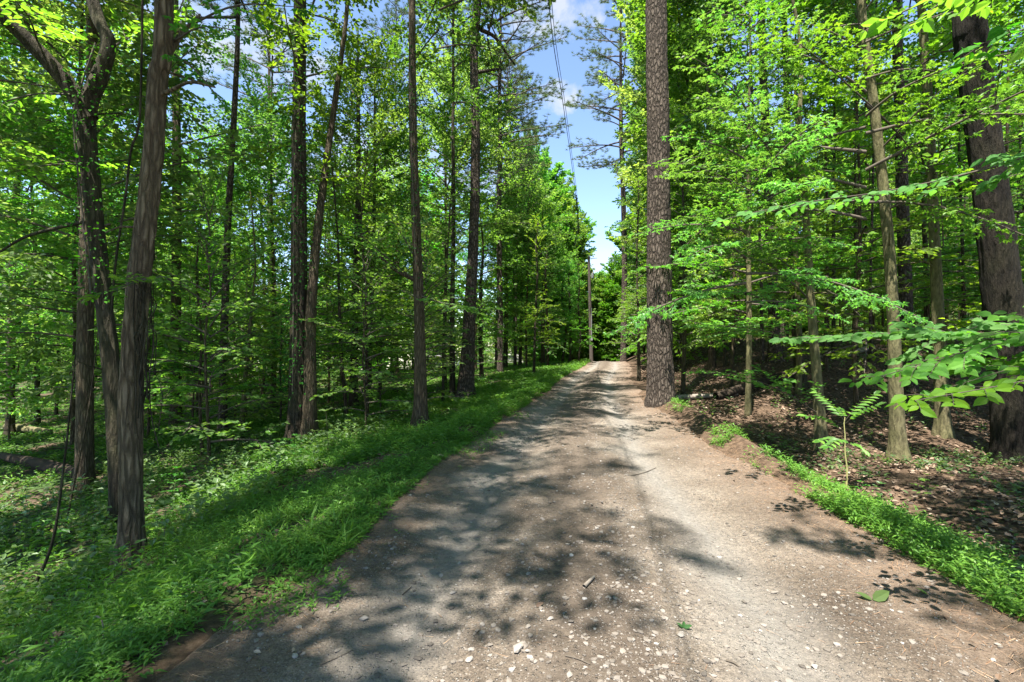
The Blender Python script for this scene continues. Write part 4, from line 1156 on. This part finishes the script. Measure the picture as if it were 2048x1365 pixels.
stick('fallen_log', 'smaller mossy log on the ground behind the left gully', 'log', [l0 + [0, 0, .15], l1 + [0, 0, .1]], .14, .1, M['mossbark'], 12)
l0 = ray(1352, 800); l1 = ray(1475, 792)
stick('fallen_log', 'pale thin log lying right of the large roadside pine', 'log', [l0 + [0, 0, .06], (l0 + l1) / 2 + [0, 0, .05], l1 + [0, 0, .06]], .07, .055, M['deadwood'], 12)
l0 = ray(1432, 800); l1 = ray(1605, 752)
stick('fallen_log', 'dark rotten log lying across the leaf covered slope', 'log', [l0 + [0, 0, .08], (l0 + l1) / 2 + [0, 0, .14], l1 + [0, 0, .1]], .11, .14, M['rot'], 14)
l0 = ray(1690, 715); l1 = ray(1745, 700)
stick('fallen_log', 'grey log far up the leaf covered slope', 'log', [l0 + [0, 0, .08], l1 + [0, 0, .1]], .09, .08, M['deadwood'], 10)
for (a_, b_, r_, lb) in [((1168, 1190), (1188, 1172), .012, 'stubby chunk of pale wood lying in the road centre'), ((805, 1185), (823, 1168), .004, 'short brown twig in the left wheel track'), ((1130, 1325), (1180, 1342), .004, 'dark curved twig at the bottom of the road centre'),
                         ((1452, 1333), (1480, 1345), .005, 'dark twig at the bottom right of the road'), ((1262, 955), (1312, 930), .005, 'thin dark twig at the right road edge below the dirt ridge'), ((640, 1328), (705, 1300), .0025, 'long thin pine twig at lower left of the road')]:
    p0 = ray(*a_); p1 = ray(*b_)
    p0[2] = road_z(p0[0], p0[1]) + r_; p1[2] = road_z(p1[0], p1[1]) + r_
    pm = (p0 + p1) / 2; pm[2] = float(road_z(pm[0], pm[1])) + r_ * 1.3
    stick('wood_chunk' if 'chunk' in lb else 'twig', lb, 'stick', [p0, pm + [0.004, .004, 0], p1], r_, r_ * .7, M['deadwood'] if 'pale' in lb else M['twig'], 7)
for px, py, w, lb in [(790, 786, 30, 'brown lichened rock half buried on the left slope'), (560, 955, 60, 'dark mossy stump mound left of the double trunk')]:
    q = ray(px, py); mb = MB(); v, f = rock_tpl(3, px); s_ = w / F * q[1] / 2
    mb.add(v * s_ * [1, 1, .8], f, 0, .2, True)
    tag(link('rock' if 'rock' in lb else 'stump', mb.mesh('rock', [M['rot']]), None, q + [0, 0, s_ * .2]), lb, 'rock' if 'rock' in lb else 'stump')

# fallen leaves on the road
def fallen(name, label, pts, col):
    mb = MB()
    for px, py, ang, sz in pts:
        q = ray(px, py); q[2] = float(road_z(q[0], q[1])) + .006
        a_ = R(ang); leaves(mb, q[None], np.array([[math.cos(a_), math.sin(a_), .35]]), np.array([[.35, -.5, .8]]), np.array([sz]), 'big', 0, np.array([.35]), .75)
    tag(link(name, mb.mesh(name, [col])), label, 'leaf')
fallen('fallen_leaf', 'pair of large green leaves on one stalk lying on the road at right', [(1746, 1202, 12, .13), (1744, 1202, 145, .085)], M['beech'])
fallen('fallen_leaf', 'lone green leaf near the right road edge', [(1855, 1200, 110, .06)], M['beech'])
fallen('fallen_leaf', 'brown and yellow dead leaf in the road centre', [(1072, 1225, 20, .05)], M['litter'])
fallen('fallen_leaf', 'tiny green sprig on the road by a pale stone', [(1366, 1272, 60, .045), (1368, 1272, 0, .045), (1366, 1272, 130, .04)], M['beech'])

# ------------------------------------------------------------------ ivy and hanging vines on the trunks
def ivy(key, y0, y1, n, label, size=.06, spread=.06):
    root, b, d, P = HEROES[key]
    seg = catmull(P[1:], 200); z0 = HC - (y0 - CY) / F * d; z1 = HC - (y1 - CY) / F * d
    seg = seg[(seg[:, 2] > min(z0, z1)) & (seg[:, 2] < max(z0, z1))]
    if len(seg) < 3: return
    rr = {'twin': .26, 't840': .2, 'fork': .19, 'r1885': .19, 'shag': .17}.get(key, .15)
    c = seg[rng.integers(len(seg), size=n)]; a = rng.normal(-1.6, 1.3, n)
    dr = np.stack([np.cos(a), np.sin(a), rng.normal(0, .4, n)], 1)
    O = c + dr * (rr + np.abs(rng.normal(0, spread, n)))[:, None] - b
    mb = MB(); leaves(mb, O, dr + rng.normal(0, .4, (n, 3)) - [0, 0, .3], rng.normal(0, .4, (n, 3)) + [0, -.4, 1], rng.uniform(.6, 1.3, n) * size, 'ovate', 0)
    tube(mb, seg[::6] + [0, -rr, 0] - b, .012, 5, 1)
    tag(link('climbing_ivy', mb.mesh('ivy', [M['ivy'], M['twig']]), None, b), label, 'ivy')
ivy('twin', 780, 50, 1500, 'ivy climbing the dark stem of the double trunked tree', .07, .1)
ivy('t840', 540, 60, 700, 'ivy climbing the upper part of the straight verge tree', .07, .05)
ivy('fork', 600, 100, 800, 'ivy wrapped round the dark forked tree at left', .06, .07)
ivy('r1885', 500, 60, 500, 'ivy on the mossy trunk behind the beech sprays', .07, .06)
root, b, d, P = HEROES['shag']
mb = MB()
for k in range(16):
    x0 = rng.uniform(262, 312); pts = [at(x0 + rng.normal(0, 6), y_ + rng.normal(0, 12), d - .14 + rng.normal(0, .03)) - b for y_ in np.linspace(575, rng.uniform(700, 880), 6)]
    tube(mb, catmull(pts, 14), rng.uniform(.003, .009), 5, 0)
tag(link('hanging_vine', mb.mesh('vine', [M['darkbark']]), None, b), 'tangle of dark dead vines hanging on the shaggy trunk', 'vine')
mb = MB(); pts = [at(px, py, d + .35) - b for px, py in [(285, 0), (283, 120), (278, 250), (262, 300), (250, 400), (232, 520), (222, 640)]]
tube(mb, catmull(pts, 30), .012, 6, 0, .2)
tag(link('hanging_vine', mb.mesh('vine', [M['darkbark']]), None, b), 'single long vine hanging between the shaggy and the forked tree', 'vine')

# ------------------------------------------------------------------ utility pole and wires
pb = at(1183, 723, 40); pb[2] = float(ground_z(pb[0], 40))
pole = thing('utility_pole', 'dark wooden utility pole standing at the crest of the road', 'utility pole', pb)
top = at(1177.5, 514, 40) - pb
mb = MB(); tube(mb, np.array([(0, 0, -.4), top * .5, top]), [.16, .135, .1], 14, 0); link('shaft', mb.mesh('shaft', [simple_mat('creosote_wood', (.075, .062, .052), .85, 0, .2, .35, 6, .3)]), pole)
M['metal'] = simple_mat('galvanised_metal', (.42, .43, .44), .45, .7)
M['cable'] = simple_mat('black_cable', (.02, .02, .02), .6)


def box(mb, c, s, mt=0, bev=.0):
    c = np.array(c, float); s = np.array(s, float) / 2
    v = np.array([[x, y, z] for x in (-1, 1) for y in (-1, 1) for z in (-1, 1)]) * s + c
    mb.add(v, [[0, 1, 3, 2], [4, 6, 7, 5], [0, 4, 5, 1], [2, 3, 7, 6], [0, 2, 6, 4], [1, 5, 7, 3]], mt)


mb = MB(); box(mb, top + [.3, 0, -.12], (.75, .06, .05)); link('crossarm', mb.mesh('crossarm', [M['metal']]), pole)
tz = at(1184.5, 552, 40) - pb
mb = MB(); tube(mb, np.array([tz + [.02, -.05, -.2], tz + [.02, -.05, .2]]), .13, 14); box(mb, tz + [-.14, -.02, 0], (.12, .05, .08)); tf = link('transformer', mb.mesh('transformer', [M['metal']]), pole)
mb = MB(); tube(mb, np.array([tz + [.02, -.05, .2], tz + [.02, -.05, .33]]), [.03, .02], 8); link('bushing', mb.mesh('bushing', [simple_mat('porcelain', (.35, .25, .2), .3)]), tf)
mb = MB(); box(mb, np.array([-.02, -.16, 1.9]), (.16, .1, .3)); box(mb, np.array([-.02, -.15, 3.2]), (.04, .04, 2.4)); link('conduit_box', mb.mesh('conduit_box', [M['metal']]), pole)
mb = MB(); tube(mb, np.array([top, top + [0, 0, .12]]), [.035, .03], 8); link('insulator', mb.mesh('insulator', [M['metal']]), pole)


def wire(name, label, pts, r):
    P = np.array(pts); mb = MB(); tube(mb, catmull(P, 90), r, 6, 0); tag(link(name, mb.mesh(name, [M['cable']])), label, 'power line')
W = [pb + top + [0, 0, .1], at(1169, 505, 30), at(1160, 478, 21), at(1151, 385, 15.5), at(1125, 200, 10.6), at(1097, 0, 7.65), (-.2, 2.0, 7.6), (-3.4, -14, 9.0)]
wire('power_line', 'thick black overhead power line running from the pole over the road', W, .007)
W2 = [np.array(p) + [.05, 0, -.09 - .05 * math.sin(k)] for k, p in enumerate(W)]
wire('power_line', 'thin wire sagging just under the thick power line', W2, .005)
wire('power_line', 'short cable tail drooping from the wire left of the pole', [at(1156, 440, 18.3), at(1155, 462, 18.4), at(1151, 480, 18.5), at(1148, 496, 18.6)], .014)
mb = MB(); Pv = catmull([at(1151, 390, 15.8), at(1154, 420, 16.8), at(1157, 468, 19.2)], 60)
O = Pv[rng.integers(60, size=160)] + rng.normal(0, .03, (160, 3)); leaves(mb, O, rng.normal(0, 1, (160, 3)), rng.normal(0, 1, (160, 3)), .06, 'kite', 0); tube(mb, Pv + [.01, 0, -.02], .018, 5, 1, .3)
tag(link('wire_vine', mb.mesh('wire_vine', [M['ivy'], M['darkbark']])), 'withered vine clinging to the overhead wire', 'vine')

# ------------------------------------------------------------------ houses and parked vehicles glimpsed through the trees
def house(name, label, x, d, w, dp, hw, hr, wallm, roofm, rz, porch=False):
    z = float(ground_z(x, d)) - .1
    t = thing(name, label, 'house', (x, d, z), rz)
    mb = MB(); box(mb, (0, 0, hw / 2), (w, dp, hw))
    mb.add([(-w / 2, -dp / 2, hw), (w / 2, -dp / 2, hw), (0, -dp / 2, hw + hr)], [[0, 1, 2]]); mb.add([(-w / 2, dp / 2, hw), (w / 2, dp / 2, hw), (0, dp / 2, hw + hr)], [[1, 0, 2]])
    link('wall', mb.mesh('wall', [wallm]), t)
    mb = MB(); o = .4; a_ = hr / (w / 2)
    for s in (-1, 1):
        e0 = np.array([s * (w / 2 + o), 0, hw - a_ * o + .03]); rdg = np.array([0, 0, hw + hr + .03])
        q = [e0 + [0, -dp / 2 - o, 0], e0 + [0, dp / 2 + o, 0], rdg + [0, dp / 2 + o, 0], rdg + [0, -dp / 2 - o, 0]]
        v = np.array(q + [k + np.array([0, 0, .12]) for k in q]); mb.add(v, [[0, 1, 2, 3], [4, 7, 6, 5], [0, 4, 5, 1], [2, 6, 7, 3], [1, 5, 6, 2], [0, 3, 7, 4]])
    link('roof', mb.mesh('roof', [roofm]), t)
    mb = MB(); box(mb, (0, -dp / 2 - .02, 1.03), (.95, .06, 2.06)); dr = link('door', mb.mesh('door', [M['white']]), t)
    for s in (-1, 1):
        mb = MB(); cx = s * w * .3
        box(mb, (cx, -dp / 2 - .02, 1.5), (1.2, .05, .1 + 1.2)); wn = link('window', mb.mesh('window', [M['white']]), t)
        mb = MB(); box(mb, (cx, -dp / 2 - .05, 1.5), (1.0, .03, 1.1)); link('pane', mb.mesh('pane', [M['glass']]), wn)
    if porch:
        for s in (-1, -.35, .35, 1):
            mb = MB(); box(mb, (s * (w / 2 - .1), -dp / 2 - 1.6, hw / 2), (.14, .14, hw)); link('porch_post', mb.mesh('post', [M['white']]), t)
        mb = MB(); box(mb, (0, -dp / 2 - .95, hw + .08), (w + .3, 1.8, .12)); link('porch_roof', mb.mesh('porch_roof', [roofm]), t)
    return t
M['white'] = simple_mat('white_paint', (.75, .75, .73), .5, 0, .4, .06)
M['glass'] = simple_mat('window_glass', (.03, .035, .04), .08, 0, .6, .1)
house('small_house', 'small pale gabled house with white posts glimpsed between the left trunks', (882 - CX) / F * 72, 72, 4.6, 7, 2.5, 1.1, simple_mat('grey_siding', (.27, .27, .26), .7), simple_mat('grey_shingle', (.2, .19, .19), .9), .15, True)
house('house', 'house with a reddish roof glimpsed through the trees at far right', (1936 - CX) / F * 41, 41, 9, 9, 2.3, 1.9, simple_mat('cream_siding', (.6, .57, .5), .7), simple_mat('red_roof', (.42, .17, .12), .7), -.75)


def car(name, label, px, d, rz, colm, suv=False):
    x = (px - CX) / F * d; z = float(ground_z(x, d))
    t = thing(name, label, 'car', (x, d, z), rz)
    hh = 1.75 if suv else 1.45
    lo = [(-2.2, .35), (-2.25, .6), (-2.2, .92), (-1.2, 1.0), (-.0, 1.0), (1.2, 1.0), (2.15, .98 if not suv else 1.05), (2.25, .6), (2.2, .35)]
    mb = MB()
    def sec(profile, wd):
        n = len(profile); v = []
        for s in (-1, 1):
            for (a, b_), k in zip(profile, wd): v.append((a, s * k, b_))
        f4 = [[i, i + 1, n + i + 1, n + i] for i in range(n - 1)] + [[n - 1, 0, n, 2 * n - 1]]
        mb.add(v, f4, 0); mb.add(v, [[k for k in range(n)]], 0); mb.add(v, [[n + n - 1 - k for k in range(n)]], 0)
    sec(lo, [.78, .86, .84, .86, .87, .87, .84, .85, .78])
    cab = [(-1.15, 1.0), (-.45, hh - .04), (.3, hh), (1.2 if not suv else 1.9, hh - .06), (1.9 if not suv else 2.1, 1.0)]
    sec(cab, [.84, .64, .62, .64, .8])
    link('body', mb.mesh('body', [colm]), t)
    for s in (-1, 1):
        mb = MB(); v = [(-.98, s * .815, 1.06), (-.42, s * .668, hh - .12), (1.1, s * .672, hh - .13), (1.65, s * .80, 1.06)]
        mb.add(v, [[0, 1, 2, 3]]); link('side_window', mb.mesh('side_window', [M['glass']]), t)
        for wx in (-1.4, 1.38):
            mb = MB(); tube(mb, np.array([(wx, s * .7, .32), (wx, s * .9, .32)]), .33, 20); w_ = link('wheel', mb.mesh('tyre', [M['cable']]), t)
            mb = MB(); tube(mb, np.array([(wx, s * .88, .32), (wx, s * .915, .32)]), .2, 14); link('rim', mb.mesh('rim', [M['metal']]), w_)
        mb = MB(); box(mb, (-2.24, s * .6, .72), (.06, .3, .14)); link('headlight', mb.mesh('headlight', [M['white']]), t)
    mb = MB(); mb.add([(-1.12, -.74, 1.05), (-1.12, .74, 1.05), (-.52, .6, hh - .09), (-.52, -.6, hh - .09)], [[0, 1, 2, 3]]); o = link('windshield', mb.mesh('windshield', [M['glass']]), t); o.location = (-.02, 0, .02)
    return t
car('parked_car', 'pale blue car parked beyond the tall pine at left', 932, 58, .2, simple_mat('pale_blue_paint', (.3, .38, .45), .3, 0, .5, .05))
car('parked_car', 'cream car parked right of the pale blue one', 1012, 58, -.15, simple_mat('cream_paint', (.38, .37, .34), .3, 0, .5, .05), True)

# ------------------------------------------------------------------ camera, light, sky
cam = bpy.data.cameras.new('camera'); cam.sensor_width = 36; cam.lens = F / 2048 * 36; cam.clip_start = .05; cam.clip_end = 2000
co = bpy.data.objects.new('camera', cam); COL.objects.link(co); co.location = (0, 0, HC); co.rotation_euler = (R(90), 0, 0); SC.camera = co

LDIR = Vector((1.3, 2.3, -7.0)).normalized()
sun = bpy.data.lights.new('sun', 'SUN'); sun.energy = SUN_E = 5.0; sun.angle = R(.53); sun.color = (1, .95, .87)
so = bpy.data.objects.new('sun', sun); COL.objects.link(so); so.rotation_euler = LDIR.to_track_quat('-Z', 'Y').to_euler()
elev = math.asin(-LDIR.z); sx, sy = -LDIR.x, -LDIR.y
w = bpy.data.worlds.new('World'); SC.world = w; w.use_nodes = True
nt = w.node_tree; nt.nodes.clear()
out = nt.nodes.new('ShaderNodeOutputWorld'); bg = nt.nodes.new('ShaderNodeBackground')
sky = nt.nodes.new('ShaderNodeTexSky'); sky.sky_type = 'NISHITA'; sky.sun_disc = False
sky.sun_elevation = elev; sky.sun_rotation = math.atan2(sx, sy); sky.air_density = .8; sky.dust_density = .05; sky.ozone_density = .7
tc = nt.nodes.new('ShaderNodeTexCoord'); sep = nt.nodes.new('ShaderNodeSeparateXYZ'); nt.links.new(tc.outputs['Generated'], sep.inputs[0])
n1 = N(nt, 'ShaderNodeTexNoise', Scale=16.0, Detail=7.0, Roughness=.62); nt.links.new(tc.outputs['Generated'], n1.inputs['Vector'])
mask = None
for (cx, cy, wx, wy) in [(.085, .668, .09, .04), (.1, .5, .06, .032), (.15, .135, .16, .06), (-.3, .35, .3, .09), (.75, .3, .4, .09), (-.55, .6, .2, .06), (.16, .49, .02, .014)]:
    c = Vector((cx, 1, cy)).normalized()
    dx = math_(nt, 'DIVIDE', math_(nt, 'SUBTRACT', sep.outputs[0], c.x), wx); dz = math_(nt, 'DIVIDE', math_(nt, 'SUBTRACT', sep.outputs[2], c.z), wy)
    r2 = math_(nt, 'ADD', math_(nt, 'MULTIPLY', dx, dx), math_(nt, 'MULTIPLY', dz, dz))
    mk = math_(nt, 'MULTIPLY', math_(nt, 'MAXIMUM', math_(nt, 'SUBTRACT', 1.0, r2), 0), math_(nt, 'GREATER_THAN', sep.outputs[1], 0))
    mask = mk if mask is None else math_(nt, 'MAXIMUM', mask, mk)
f = math_(nt, 'ADD', math_(nt, 'MULTIPLY', math_(nt, 'POWER', mask, .7), .75), math_(nt, 'MULTIPLY', math_(nt, 'SUBTRACT', n1.outputs['Fac'], .5), 3.2))
fr = ramp(nt, [(.3, (0, 0, 0)), (1.0, (.85, .85, .85))]); nt.links.new(math_(nt, 'MULTIPLY', f, math_(nt, 'GREATER_THAN', mask, .001)), fr.inputs[0])
skyc = mixc(nt, math_(nt, 'MULTIPLY', fr.outputs[0], .85), sky.outputs[0], (2.5, 2.6, 2.7))
nt.links.new(skyc, bg.inputs[0]); bg.inputs[1].default_value = .095
nt.links.new(bg.outputs[0], out.inputs[0])
SC.view_settings.view_transform = 'Standard'; SC.view_settings.look = 'None'; SC.view_settings.exposure = 2.0; SC.view_settings.gamma = 1
SC.cycles.max_bounces = 7; SC.cycles.diffuse_bounces = 4; SC.cycles.transmission_bounces = 5; SC.cycles.glossy_bounces = 2
SC.cycles.sample_clamp_indirect = 6
print('polys', sum(len(m_.polygons) for m_ in bpy.data.meshes), 'objects', len(bpy.data.objects))
